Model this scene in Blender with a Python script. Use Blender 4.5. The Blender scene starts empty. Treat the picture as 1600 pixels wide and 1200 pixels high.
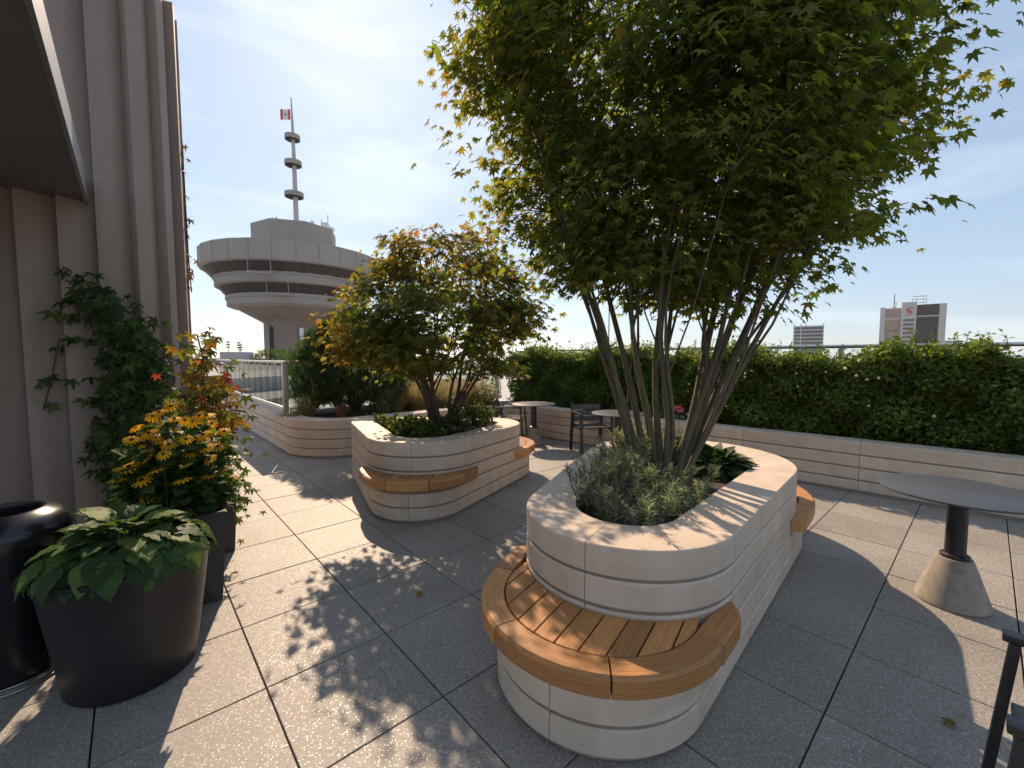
import bpy, bmesh, math, random
import numpy as np
from mathutils import Vector, Matrix

rng = np.random.default_rng(11)
random.seed(11)
SC = bpy.context.scene
COL = SC.collection
R = math.radians
PI = math.pi

# ------------------------------------------------------------------ camera
cam = bpy.data.objects.new('camera', bpy.data.cameras.new('camera'))
COL.objects.link(cam)
cam.location = (0, 0, 1.594)
cam.rotation_euler = (R(90) - 0.06395, 0, 0)
cam.data.sensor_width = 36
cam.data.sensor_fit = 'HORIZONTAL'
cam.data.lens = 664.6 / 1600 * 36
cam.data.clip_start = 0.05
cam.data.clip_end = 20000
SC.camera = cam
SC.render.resolution_x = 1024
SC.render.resolution_y = 768

# ------------------------------------------------------------------ light
SUN_AZ, SUN_EL = R(-20.3), R(37.3)
sdir = Vector((math.sin(SUN_AZ) * math.cos(SUN_EL), math.cos(SUN_AZ) * math.cos(SUN_EL), math.sin(SUN_EL)))
sl = bpy.data.lights.new('sun', 'SUN')
sl.energy = 3.4
sl.angle = R(0.55)
sl.color = (1.0, 0.76, 0.53)
sun = bpy.data.objects.new('sun', sl)
COL.objects.link(sun)
sun.rotation_euler = sdir.to_track_quat('Z', 'Y').to_euler()
sun.location = (-20, 40, 40)

W = bpy.data.worlds.new('World')
SC.world = W
W.use_nodes = True
nt = W.node_tree
nt.nodes.clear()
wo = nt.nodes.new('ShaderNodeOutputWorld')
bg = nt.nodes.new('ShaderNodeBackground')
sky = nt.nodes.new('ShaderNodeTexSky')
sky.sky_type = 'NISHITA'
sky.sun_disc = False
sky.sun_elevation = SUN_EL
sky.sun_rotation = SUN_AZ
sky.altitude = 60
sky.air_density = 1.0
sky.dust_density = 0.42
sky.ozone_density = 1.4
bg.inputs['Strength'].default_value = 0.069
# thin high cirrus
tc = nt.nodes.new('ShaderNodeTexCoord')
mp = nt.nodes.new('ShaderNodeMapping')
mp.inputs['Scale'].default_value = (1.6, 1.6, 5.5)
mp.inputs['Rotation'].default_value = (0.25, 0.15, 0.4)
ns = nt.nodes.new('ShaderNodeTexNoise')
ns.inputs['Scale'].default_value = 1.7
ns.inputs['Detail'].default_value = 5
ns.inputs['Distortion'].default_value = 0.5
rp = nt.nodes.new('ShaderNodeValToRGB')
rp.color_ramp.elements[0].position = 0.46
rp.color_ramp.elements[0].color = (0, 0, 0, 1)
rp.color_ramp.elements[1].position = 0.72
rp.color_ramp.elements[1].color = (0.32, 0.32, 0.32, 1)
mx = nt.nodes.new('ShaderNodeMixRGB')
mx.inputs['Color2'].default_value = (8.6, 9.0, 9.6, 1)
nt.links.new(tc.outputs['Generated'], mp.inputs['Vector'])
nt.links.new(mp.outputs[0], ns.inputs['Vector'])
nt.links.new(ns.outputs['Fac'], rp.inputs['Fac'])
nt.links.new(rp.outputs['Color'], mx.inputs['Fac'])
veil = nt.nodes.new('ShaderNodeMixRGB')      # even veil of summer haze over the whole sky
veil.inputs['Fac'].default_value = 0.58
veil.inputs['Color2'].default_value = (3.4, 4.35, 5.6, 1)
nt.links.new(sky.outputs[0], veil.inputs['Color1'])
nt.links.new(veil.outputs[0], mx.inputs['Color1'])
nt.links.new(mx.outputs[0], bg.inputs['Color'])
nt.links.new(bg.outputs[0], wo.inputs['Surface'])

SC.view_settings.view_transform = 'Standard'
SC.view_settings.look = 'None'
SC.view_settings.exposure = 1.15
SC.view_settings.gamma = 1.0
SC.view_settings.use_curve_mapping = False

# ------------------------------------------------------------------ materials
def newmat(name):
    m = bpy.data.materials.new(name)
    m.use_nodes = True
    t = m.node_tree
    b = t.nodes['Principled BSDF']
    return m, t, b

def N(t, kind, **kw):
    n = t.nodes.new(kind)
    for k, v in kw.items():
        if k in n.inputs:
            n.inputs[k].default_value = v
        else:
            setattr(n, k, v)
    return n

def ramp(t, fac, stops):
    r = t.nodes.new('ShaderNodeValToRGB')
    els = r.color_ramp.elements
    while len(els) < len(stops):
        els.new(0.5)
    for e, (p, c) in zip(els, stops):
        e.position = p
        e.color = (c[0], c[1], c[2], 1)
    t.links.new(fac, r.inputs['Fac'])
    return r.outputs['Color']

def mixc(t, a, b, fac, mode='MIX'):
    m = t.nodes.new('ShaderNodeMixRGB')
    m.blend_type = mode
    for k, v in (('Fac', fac), ('Color1', a), ('Color2', b)):
        if isinstance(v, (int, float)):
            m.inputs[k].default_value = v
        elif isinstance(v, tuple):
            m.inputs[k].default_value = (v[0], v[1], v[2], 1)
        else:
            t.links.new(v, m.inputs[k])
    return m.outputs[0]

def bump(t, b, h, strength=0.3, dist=0.01):
    n = t.nodes.new('ShaderNodeBump')
    n.inputs['Strength'].default_value = strength
    n.inputs['Distance'].default_value = dist
    t.links.new(h, n.inputs['Height'])
    t.links.new(n.outputs[0], b.inputs['Normal'])

def coords(t, which='Object', scale=(1, 1, 1), rot=(0, 0, 0)):
    c = t.nodes.new('ShaderNodeTexCoord')
    m = t.nodes.new('ShaderNodeMapping')
    m.inputs['Scale'].default_value = scale
    m.inputs['Rotation'].default_value = rot
    t.links.new(c.outputs[which], m.inputs['Vector'])
    return m.outputs[0]

def noise(t, vec, scale, detail=4, rough=0.55, dist=0.0):
    n = N(t, 'ShaderNodeTexNoise')
    n.inputs['Scale'].default_value = scale
    n.inputs['Detail'].default_value = detail
    n.inputs['Roughness'].default_value = rough
    n.inputs['Distortion'].default_value = dist
    if vec is not None:
        t.links.new(vec, n.inputs['Vector'])
    return n.outputs['Fac']

def objrand(t, lo, hi):
    oi = t.nodes.new('ShaderNodeObjectInfo')
    mr = t.nodes.new('ShaderNodeMapRange')
    mr.inputs['To Min'].default_value = lo
    mr.inputs['To Max'].default_value = hi
    t.links.new(oi.outputs['Random'], mr.inputs['Value'])
    return mr.outputs[0]

def hsv(t, c, v=None, s=None):
    h = t.nodes.new('ShaderNodeHueSaturation')
    t.links.new(c, h.inputs['Color'])
    if v is not None:
        t.links.new(v, h.inputs['Value'])
    return h.outputs[0]

def plain(name, col, rough=0.5, metal=0.0, var=0.12, scale=6.0, bmp=0.0, spec=0.5):
    m, t, b = newmat(name)
    v = coords(t)
    f = noise(t, v, scale, 5)
    c0 = tuple(x * (1 - var) for x in col)
    c1 = tuple(min(1, x * (1 + var)) for x in col)
    t.links.new(ramp(t, f, [(0.3, c0), (0.7, c1)]), b.inputs['Base Color'])
    b.inputs['Roughness'].default_value = rough
    b.inputs['Metallic'].default_value = metal
    b.inputs['Specular IOR Level'].default_value = spec
    if bmp:
        bump(t, b, noise(t, v, scale * 12, 3), bmp, 0.004)
    return m

def make_paver_mat():
    m, t, b = newmat('granite_paver')
    geo = t.nodes.new('ShaderNodeNewGeometry')
    vec = geo.outputs['Position']
    big = noise(t, vec, 1.6, 5, 0.6)
    fine = noise(t, vec, 60, 3, 0.6)
    base = ramp(t, fine, [(0.3, (0.195, 0.178, 0.160)), (0.7, (0.33, 0.303, 0.272))])
    v1 = N(t, 'ShaderNodeTexVoronoi'); v1.inputs['Scale'].default_value = 95
    t.links.new(vec, v1.inputs['Vector'])
    sp1 = ramp(t, v1.outputs['Distance'], [(0.20, (1, 1, 1)), (0.34, (0, 0, 0))])
    sel = ramp(t, v1.outputs['Color'], [(0.45, (0, 0, 0)), (0.55, (1, 1, 1))])
    f1 = mixc(t, sp1, sel, 1.0, 'MULTIPLY')
    c1 = mixc(t, base, (0.56, 0.54, 0.50), f1)
    v2 = N(t, 'ShaderNodeTexVoronoi'); v2.inputs['Scale'].default_value = 140
    t.links.new(vec, v2.inputs['Vector'])
    sp2 = ramp(t, v2.outputs['Distance'], [(0.16, (1, 1, 1)), (0.3, (0, 0, 0))])
    sel2 = ramp(t, v2.outputs['Color'], [(0.6, (0, 0, 0)), (0.66, (0.8, 0.8, 0.8))])
    c2 = mixc(t, c1, (0.075, 0.072, 0.07), mixc(t, sp2, sel2, 1.0, 'MULTIPLY'))
    stain = ramp(t, big, [(0.32, (0.82, 0.81, 0.80)), (0.6, (1.0, 1.0, 1.0))])
    c3 = mixc(t, c2, stain, 1.0, 'MULTIPLY')
    c4 = hsv(t, c3, objrand(t, 0.91, 1.07))
    t.links.new(c4, b.inputs['Base Color'])
    rr = ramp(t, f1, [(0.0, (0.62,) * 3), (1.0, (0.34,) * 3)])
    t.links.new(rr, b.inputs['Roughness'])
    b.inputs['Specular IOR Level'].default_value = 0.45
    bump(t, b, mixc(t, fine, sp1, 0.5), 0.25, 0.002)
    return m

def make_stone_mat():
    m, t, b = newmat('cream_limestone')
    v = coords(t, 'Object', (1.3, 1.3, 4.2), (0.05, 0.03, 0))
    oi = t.nodes.new('ShaderNodeObjectInfo')
    add = t.nodes.new('ShaderNodeVectorMath'); add.operation = 'ADD'
    mul = t.nodes.new('ShaderNodeVectorMath'); mul.operation = 'SCALE'
    comb = t.nodes.new('ShaderNodeCombineXYZ')
    for k in range(3):
        t.links.new(oi.outputs['Random'], comb.inputs[k])
    t.links.new(comb.outputs[0], mul.inputs[0]); mul.inputs['Scale'].default_value = 37.0
    t.links.new(v, add.inputs[0]); t.links.new(mul.outputs[0], add.inputs[1])
    vec = add.outputs[0]
    f = noise(t, vec, 3.2, 8, 0.62, 0.6)
    c = ramp(t, f, [(0.2, (0.53, 0.425, 0.335)), (0.5, (0.61, 0.50, 0.40)), (0.8, (0.67, 0.565, 0.465))])
    f2 = noise(t, vec, 9.0, 6, 0.7, 1.2)
    pits = ramp(t, f2, [(0.27, (0.62, 0.54, 0.47)), (0.33, (1, 1, 1))])
    c = mixc(t, c, pits, 0.8, 'MULTIPLY')
    # weathering near the ground and pale water marks
    g = noise(t, coords(t, 'Object', (5, 5, 1.2)), 1.3, 5, 0.6)
    c = mixc(t, c, ramp(t, g, [(0.34, (0.84, 0.81, 0.78)), (0.62, (1, 1, 1))]), 0.75, 'MULTIPLY')
    c = hsv(t, c, objrand(t, 0.93, 1.05))
    t.links.new(c, b.inputs['Base Color'])
    b.inputs['Roughness'].default_value = 0.62
    b.inputs['Specular IOR Level'].default_value = 0.35
    bump(t, b, mixc(t, f2, noise(t, v, 60, 2), 0.4), 0.22, 0.004)
    return m

def make_wood_mat():
    m, t, b = newmat('oiled_teak')
    v = coords(t, 'UV', (1.0, 22.0, 1.0))
    oi = t.nodes.new('ShaderNodeObjectInfo')
    add = t.nodes.new('ShaderNodeVectorMath'); add.operation = 'ADD'
    comb = t.nodes.new('ShaderNodeCombineXYZ')
    m8 = t.nodes.new('ShaderNodeMath'); m8.operation = 'MULTIPLY'; m8.inputs[1].default_value = 53.0
    t.links.new(oi.outputs['Random'], m8.inputs[0])
    t.links.new(m8.outputs[0], comb.inputs[0]); t.links.new(m8.outputs[0], comb.inputs[1])
    t.links.new(v, add.inputs[0]); t.links.new(comb.outputs[0], add.inputs[1])
    f = noise(t, add.outputs[0], 4.0, 8, 0.65, 1.1)
    c = ramp(t, f, [(0.25, (0.29, 0.125, 0.042)), (0.5, (0.46, 0.215, 0.076)), (0.8, (0.57, 0.295, 0.115))])
    f2 = noise(t, add.outputs[0], 22.0, 4, 0.6)
    c = mixc(t, c, ramp(t, f2, [(0.33, (0.6, 0.55, 0.5)), (0.5, (1, 1, 1))]), 0.6, 'MULTIPLY')
    c = hsv(t, c, objrand(t, 0.72, 1.2))
    t.links.new(c, b.inputs['Base Color'])
    b.inputs['Roughness'].default_value = 0.46
    b.inputs['Specular IOR Level'].default_value = 0.4
    bump(t, b, f2, 0.12, 0.002)
    return m

def make_leaf_mat(name, trans=0.42, rough=0.5, boost=(1.5, 1.45, 0.55)):
    m, t, b = newmat(name)
    a = t.nodes.new('ShaderNodeAttribute')
    a.attribute_name = 'Col'
    geo = t.nodes.new('ShaderNodeNewGeometry')
    n1 = noise(t, geo.outputs['Position'], 45, 3)
    c = mixc(t, a.outputs['Color'], ramp(t, n1, [(0.3, (0.78, 0.78, 0.78)), (0.7, (1.12, 1.12, 1.1))]), 1.0, 'MULTIPLY')
    t.links.new(c, b.inputs['Base Color'])
    b.inputs['Roughness'].default_value = rough
    b.inputs['Specular IOR Level'].default_value = 0.16
    tr = t.nodes.new('ShaderNodeBsdfTranslucent')
    t.links.new(mixc(t, c, boost, 1.0, 'MULTIPLY'), tr.inputs['Color'])
    mx = t.nodes.new('ShaderNodeMixShader')
    mx.inputs[0].default_value = trans
    t.links.new(b.outputs[0], mx.inputs[1])
    t.links.new(tr.outputs[0], mx.inputs[2])
    t.links.new(mx.outputs[0], t.nodes['Material Output'].inputs['Surface'])
    return m

def make_bark_mat(name, c0, c1, c2):
    m, t, b = newmat(name)
    v = coords(t, 'Object', (1, 1, 0.25))
    f = noise(t, v, 26, 6, 0.65, 0.5)
    f2 = noise(t, coords(t, 'Object'), 5, 4)
    c = ramp(t, f, [(0.3, c0), (0.7, c1)])
    c = mixc(t, c, c2, ramp(t, f2, [(0.45, (0, 0, 0)), (0.62, (0.7, 0.7, 0.7))]))
    t.links.new(c, b.inputs['Base Color'])
    b.inputs['Roughness'].default_value = 0.8
    bump(t, b, f, 0.5, 0.006)
    return m

def make_glass_mat(name, tint=(0.86, 0.95, 0.93), refl=0.12):
    m, t, b = newmat(name)
    t.nodes.remove(b)
    tr = N(t, 'ShaderNodeBsdfTransparent'); tr.inputs['Color'].default_value = (*tint, 1)
    gl = N(t, 'ShaderNodeBsdfGlossy'); gl.inputs['Roughness'].default_value = 0.02
    gl.inputs['Color'].default_value = (0.95, 1, 1, 1)
    fr = N(t, 'ShaderNodeFresnel'); fr.inputs['IOR'].default_value = 1.5
    mm = t.nodes.new('ShaderNodeMath'); mm.operation = 'ADD'; mm.inputs[1].default_value = refl * 0.4
    t.links.new(fr.outputs[0], mm.inputs[0])
    mx = t.nodes.new('ShaderNodeMixShader')
    t.links.new(mm.outputs[0], mx.inputs[0])
    t.links.new(tr.outputs[0], mx.inputs[1]); t.links.new(gl.outputs[0], mx.inputs[2])
    t.links.new(mx.outputs[0], t.nodes['Material Output'].inputs['Surface'])
    return m

def make_precast_mat():
    m, t, b = newmat('ribbed_precast')
    v = coords(t, 'Object', (1, 1, 0.12))
    f = noise(t, v, 6, 6, 0.6)
    c = ramp(t, f, [(0.3, (0.30, 0.225, 0.18)), (0.7, (0.37, 0.285, 0.235))])
    f2 = noise(t, coords(t, 'Object'), 90, 2)
    c = mixc(t, c, ramp(t, f2, [(0.3, (0.88, 0.88, 0.88)), (0.7, (1.06, 1.06, 1.06))]), 1.0, 'MULTIPLY')
    c = hsv(t, c, objrand(t, 0.94, 1.05))
    t.links.new(c, b.inputs['Base Color'])
    b.inputs['Roughness'].default_value = 0.75
    bump(t, b, f2, 0.15, 0.003)
    return m

M = {}
M['paver'] = make_paver_mat()
M['stone'] = make_stone_mat()
M['wood'] = make_wood_mat()
M['maple'] = make_leaf_mat('maple_leaf', 0.52, 0.62, (1.9, 1.75, 0.65))
M['leaf'] = make_leaf_mat('green_leaf', 0.42, 0.55, (1.5, 1.5, 0.5))
M['petal'] = make_leaf_mat('petal', 0.35, 0.6, (1.2, 1.1, 0.9))
M['grass'] = make_leaf_mat('dry_grass', 0.4, 0.6, (1.3, 1.2, 0.9))
M['bark'] = make_bark_mat('maple_bark', (0.06, 0.045, 0.028), (0.15, 0.115, 0.075), (0.115, 0.11, 0.045))
M['darkbark'] = make_bark_mat('dark_bark', (0.045, 0.03, 0.022), (0.10, 0.07, 0.052), (0.08, 0.06, 0.04))
M['soil'] = plain('soil', (0.045, 0.032, 0.022), 0.95, 0, 0.4, 30, 0.6)
M['slab'] = plain('shadow_gap', (0.035, 0.034, 0.033), 0.9)
M['core'] = plain('stone_joint', (0.30, 0.26, 0.22), 0.85)
M['precast'] = make_precast_mat()
M['soffit'] = plain('soffit_panel', (0.12, 0.117, 0.115), 0.5, 0, 0.1, 3)
M['fascia'] = plain('brushed_fascia', (0.45, 0.44, 0.42), 0.3, 0.8, 0.05)
M['blackpot'] = plain('black_resin', (0.012, 0.012, 0.014), 0.45, 0, 0.15, 8, 0.05)
M['urn'] = plain('glazed_black', (0.008, 0.008, 0.012), 0.24, 0, 0.2, 5)
M['greypot'] = plain('charcoal_pot', (0.045, 0.04, 0.04), 0.5, 0, 0.15, 6, 0.08)
M['steel'] = plain('steel', (0.52, 0.51, 0.50), 0.28, 0.9, 0.06)
M['rail'] = plain('aluminium_rail', (0.58, 0.55, 0.52), 0.35, 0.7, 0.05)
M['glass'] = make_glass_mat('clear_glass')
M['blackmetal'] = plain('black_powdercoat', (0.018, 0.017, 0.018), 0.38, 0, 0.15, 20, 0.04)
M['tabletop'] = plain('slate_tabletop', (0.05, 0.055, 0.065), 0.42, 0, 0.12, 14, 0.05)
M['concrete'] = plain('concrete', (0.27, 0.235, 0.195), 0.85, 0, 0.2, 18, 0.35)
M['chairslat'] = plain('chair_slat', (0.055, 0.047, 0.043), 0.42, 0, 0.15, 10, 0.04)

# ------------------------------------------------------------------ object helpers
def link(o, parent=None):
    COL.objects.link(o)
    if parent is not None:
        o.parent = parent
    return o

def tag(o, label=None, cat=None, group=None, kind=None):
    if label: o['label'] = label
    if cat: o['category'] = cat
    if group: o['group'] = group
    if kind: o['kind'] = kind
    return o

def thing(name, label, cat, loc=(0, 0, 0), rz=0.0, group=None):
    o = bpy.data.objects.new(name, None)
    o.empty_display_size = 0.1
    o.location = loc
    o.rotation_euler = (0, 0, rz)
    link(o)
    return tag(o, label, cat, group)

def mesh_from(name, verts, faces, mat, uvs=None, smooth=None, fix=True):
    me = bpy.data.meshes.new(name)
    me.from_pydata([tuple(v) for v in verts], [], faces)
    if uvs is not None:
        ul = me.uv_layers.new(name='UVMap')
        k = 0
        for fu in uvs:
            for u in fu:
                ul.data[k].uv = u
                k += 1
    if fix:
        bm = bmesh.new(); bm.from_mesh(me)
        bmesh.ops.recalc_face_normals(bm, faces=bm.faces[:])
        bm.to_mesh(me); bm.free()
    if smooth is not None:
        me.polygons.foreach_set('use_smooth', [True] * len(me.polygons))
        me.set_sharp_from_angle(angle=R(smooth))
    me.materials.append(mat)
    me.update()
    return me

def add(name, me, parent=None, loc=None, rot=None, label=None):
    o = bpy.data.objects.new(name, me)
    if loc is not None: o.location = loc
    if rot is not None: o.rotation_euler = rot
    if label: o['label'] = label
    return link(o, parent)

class MB:
    """collects boxes, tubes and lathes into one mesh"""
    def __init__(s):
        s.v = []; s.f = []
    def raw(s, v, f):
        o = len(s.v); s.v += [tuple(p) for p in v]; s.f += [tuple(i + o for i in q) for q in f]
    def box(s, c, d, rz=0.0, mat=None):
        x, y, z = (k / 2 for k in d)
        P = [Vector(p) for p in ((-x, -y, -z), (x, -y, -z), (x, y, -z), (-x, y, -z), (-x, -y, z), (x, -y, z), (x, y, z), (-x, y, z))]
        if mat is not None:
            P = [mat @ p for p in P]
        if rz:
            q = Matrix.Rotation(rz, 3, 'Z'); P = [q @ p for p in P]
        P = [p + Vector(c) for p in P]
        s.raw(P, [(0, 3, 2, 1), (4, 5, 6, 7), (0, 1, 5, 4), (1, 2, 6, 5), (2, 3, 7, 6), (3, 0, 4, 7)])
    def bar(s, a, b, w, h, up=(0, 0, 1)):
        a, b = Vector(a), Vector(b); d = (b - a); L = d.length; d.normalize()
        u = Vector(up)
        if abs(d.dot(u)) > 0.95: u = Vector((1, 0, 0))
        sx = d.cross(u).normalized(); sz = sx.cross(d).normalized()
        m = Matrix((sx, d, sz)).transposed()
        s.box((a + b) / 2, (w, L, h), 0, m)
    def tube(s, pts, rad, n=6, cap=True):
        pts = [Vector(p) for p in pts]
        if isinstance(rad, (int, float)): rad = [rad] * len(pts)
        V = []; F = []
        ref = Vector((0.31, 0.87, 0.2)).normalized()
        for i, p in enumerate(pts):
            d = (pts[min(i + 1, len(pts) - 1)] - pts[max(i - 1, 0)]).normalized()
            a = d.cross(ref)
            if a.length < 1e-3: a = d.cross(Vector((1, 0, 0)))
            a.normalize(); b2 = d.cross(a)
            for k in range(n):
                t = 2 * PI * k / n
                V.append(p + (a * math.cos(t) + b2 * math.sin(t)) * rad[i])
        for i in range(len(pts) - 1):
            for k in range(n):
                F.append((i * n + k, i * n + (k + 1) % n, (i + 1) * n + (k + 1) % n, (i + 1) * n + k))
        if cap:
            F.append(tuple(range(n))[::-1]); F.append(tuple((len(pts) - 1) * n + k for k in range(n)))
        s.raw(V, F)
    def lathe(s, prof, n=32, c=(0, 0, 0), rot=0.0):
        V = []; F = []
        for r, z in prof:
            for k in range(n):
                t = 2 * PI * k / n + rot
                V.append((c[0] + r * math.cos(t), c[1] + r * math.sin(t), c[2] + z))
        m = len(prof)
        for i in range(m - 1):
            for k in range(n):
                F.append((i * n + k, i * n + (k + 1) % n, (i + 1) * n + (k + 1) % n, (i + 1) * n + k))
        if prof[0][0] > 1e-4: F.append(tuple(range(n))[::-1])
        if prof[-1][0] > 1e-4: F.append(tuple((m - 1) * n + k for k in range(n)))
        s.raw(V, F)
    def build(s, name, mat, parent=None, loc=None, rot=None, smooth=None, fix=True, bevel=0.0, label=None):
        me = mesh_from(name, s.v, s.f, mat, None, None if bevel else smooth, fix)
        if bevel:
            bm = bmesh.new(); bm.from_mesh(me)
            bmesh.ops.bevel(bm, geom=bm.edges[:], offset=bevel, segments=2, profile=0.7, affect='EDGES')
            bm.to_mesh(me); bm.free()
            me.polygons.foreach_set('use_smooth', [True] * len(me.polygons))
            me.set_sharp_from_angle(angle=R(50))
        return add(name, me, parent, loc, rot, label)

def structure(o):
    o['kind'] = 'structure'
    return o

# ------------------------------------------------------------------ 2D outlines
def hull(circs):
    """outline of circles given counter-clockwise: list of line and arc segments"""
    n = len(circs); nor = []
    for i in range(n):
        (x1, y1, r1), (x2, y2, r2) = circs[i], circs[(i + 1) % n]
        d = Vector((x2 - x1, y2 - y1)); L = d.length; d /= L
        base = Vector((d.y, -d.x)); sb = (r1 - r2) / L
        nor.append(base * math.sqrt(1 - sb * sb) + d * sb)
    segs = []
    for i in range(n):
        x, y, r = circs[i]
        a0 = math.atan2(nor[i - 1].y, nor[i - 1].x); a1 = math.atan2(nor[i].y, nor[i].x)
        while a1 < a0: a1 += 2 * PI
        segs.append(('arc', (x, y), r, a0, a1))
        x2, y2, r2 = circs[(i + 1) % n]; q = nor[i]
        segs.append(('line', (x + q.x * r, y + q.y * r), (x2 + q.x * r2, y2 + q.y * r2), (q.x, q.y)))
    return segs

def seg_len(s):
    return abs(s[4] - s[3]) * s[2] if s[0] == 'arc' else math.dist(s[1], s[2])

def seg_path(s, t0, t1, step=0.06):
    """points (x, y, nx, ny) along a segment between fractions t0 and t1"""
    L = seg_len(s) * (t1 - t0)
    if s[0] == 'line':
        out = []
        for t in (t0, t1):
            out.append((s[1][0] + (s[2][0] - s[1][0]) * t, s[1][1] + (s[2][1] - s[1][1]) * t, s[3][0], s[3][1]))
        return out
    n = max(3, int(abs(L) / step) + 2)
    out = []
    sign = s[5] if len(s) > 5 else 1
    for i in range(n):
        a = s[3] + (s[4] - s[3]) * (t0 + (t1 - t0) * i / (n - 1))
        out.append((s[1][0] + s[2] * math.cos(a), s[1][1] + s[2] * math.sin(a), sign * math.cos(a), sign * math.sin(a)))
    return out

def sweep(path, prof, closed=False):
    n, m = len(path), len(prof)
    V = []; F = []; U = []
    s = [0.0]
    for i in range(1, n):
        s.append(s[-1] + math.dist(path[i][:2], path[i - 1][:2]))
    pv = [0.0]
    for j in range(1, m + 1):
        pv.append(pv[-1] + math.dist(prof[j % m], prof[j - 1]))
    for x, y, nx, ny in path:
        for d, z in prof:
            V.append((x + nx * d, y + ny * d, z))
    for i in range(n if closed else n - 1):
        i2 = (i + 1) % n
        sa, sb = s[i], (s[i2] if i2 else s[i] + 0.1)
        for j in range(m):
            j2 = (j + 1) % m
            F.append((i * m + j, i2 * m + j, i2 * m + j2, i * m + j2))
            U.append([(sa, pv[j]), (sb, pv[j]), (sb, pv[j + 1]), (sa, pv[j + 1])])
    if not closed:
        F.append(tuple(range(m))); U.append([(prof[j][0], prof[j][1]) for j in range(m)])
        F.append(tuple((n - 1) * m + j for j in range(m))[::-1]); U.append([(prof[j][0], prof[j][1]) for j in range(m)][::-1])
    return V, F, U

def block_prof(z0, z1, t, ch=0.006):
    return [(-t, z0), (-ch, z0), (0, z0 + ch), (0, z1 - ch), (-ch, z1), (-t, z1)]

def blocks(parent, segs, z0, z1, thick, name='stone_block', maxlen=1.0, gap=0.004, ch=0.006, splits=None):
    for si, s in enumerate(segs):
        L = seg_len(s)
        k = splits[si] if splits else max(1, int(round(L / maxlen)))
        for i in range(k):
            g = gap / 2 / L
            p = seg_path(s, i / k + g, (i + 1) / k - g)
            V, F, U = sweep(p, block_prof(z0, z1, thick, ch))
            add(name, mesh_from(name, V, F, M['stone'], U, 30), parent)

def closed_path(segs):
    out = []
    for s in segs:
        p = seg_path(s, 0, 1)
        out += p[:-1] if s[0] == 'arc' else p[:1]
    return out

def flat_poly(pts, z):
    return [(x, y, z) for x, y in pts], [tuple(range(len(pts)))]

# ------------------------------------------------------------------ paving
TILE = 0.61
YAW = -0.72968
E1 = Vector((math.sin(YAW), math.cos(YAW)))
E2 = Vector((math.cos(YAW), -math.sin(YAW)))
G0 = Vector((-2.4037, 3.3178))
GROT = math.atan2(E2.y, E2.x)

# planter circles (x, y, radius)
AP = Vector((-1.314, -0.539)); BS = Vector((0.557, 0.8305)); SN = 0.1625
def onax(D): return (AP.x + BS.x * D, AP.y + BS.y * D, SN * D)
BIG_LOW = [onax(3.143), onax(5.375)]
BIG_UP = [onax(3.546), onax(5.05)]
SM_UP = [(-0.985, 4.845, 0.66), (-0.40, 5.50, 0.50), (-1.78, 5.68, 0.36)]
SM_LOW = [(-0.985, 4.490, 0.515), (-0.26, 5.80, 0.50), (-1.78, 5.68, 0.36)]

def inside(circs, x, y, d=0.0):
    segs = hull(circs); pts = closed_path(segs)
    for px, py, nx, ny in pts:
        if (x - px) * nx + (y - py) * ny > d: return False
    return True

# perimeter wall path: left run, rounded corner, front run, inner corner, back run
WL = Vector((0.669, -0.743)); WF = Vector((0.731, 0.682)); WB = Vector((0.712, -0.702))
C1 = Vector((-3.05, 6.18)); C2 = Vector((-0.07, 8.95))
def fillet(corner, din, dout, r):
    ang = math.acos(max(-1, min(1, din.dot(dout)))); t = r * math.tan(ang / 2)
    p0 = corner - din * t; p1 = corner + dout * t
    left = din.x * dout.y - din.y * dout.x > 0
    nl = Vector((-din.y, din.x)) * (1 if left else -1)
    c = p0 + nl * r
    a0 = math.atan2(p0.y - c.y, p0.x - c.x); a1 = math.atan2(p1.y - c.y, p1.x - c.x)
    if left:
        while a1 < a0: a1 += 2 * PI
    else:
        while a1 > a0: a1 -= 2 * PI
    return p0, p1, ('arc', (c.x, c.y), r, a0, a1, 1 if left else -1)
def rn(d): return (d.y, -d.x)
a_in, a_out, arc1 = fillet(C1, WL, WF, 0.95)
b_in, b_out, arc2 = fillet(C2, WF, WB, 0.80)
W0 = C1 - WL * 9.2
W9 = C2 + WB * 10.8
WALL = [('line', tuple(W0), tuple(a_in), rn(WL)), arc1, ('line', tuple(a_out), tuple(b_in), rn(WF)), arc2,
        ('line', tuple(b_out), tuple(W9), rn(WB))]

def bed_side(x, y):
    """true when a point lies on the planted side of the perimeter wall"""
    p = Vector((x, y))
    dl = (p - C1).dot(Vector((-WL.y, WL.x))); df = (p - C1).dot(Vector((-WF.y, WF.x)))
    db = (p - C2).dot(Vector((-WB.y, WB.x)))
    return (dl > 0.35 and df > 0.35) or db > 0.35

def proj(x, y, z):
    cp, sp = math.cos(0.06395), math.sin(0.06395)
    d = y * cp - (z - 1.594) * sp; u = y * sp + (z - 1.594) * cp
    if d < 0.1: return None
    return 800 + 664.6 * x / d, 600 - 664.6 * u / d

floor_mb = MB()
floor_mb.raw([(-16, -8, -0.075), (14, -8, -0.075), (14, 14, -0.075), (-16, 14, -0.075),
              (-16, -8, -0.5), (14, -8, -0.5), (14, 14, -0.5), (-16, 14, -0.5)],
             [(0, 1, 2, 3), (7, 6, 5, 4), (0, 4, 5, 1), (1, 5, 6, 2), (2, 6, 7, 3), (3, 7, 4, 0)])
floor = structure(floor_mb.build('terrace_floor', M['slab']))

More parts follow.
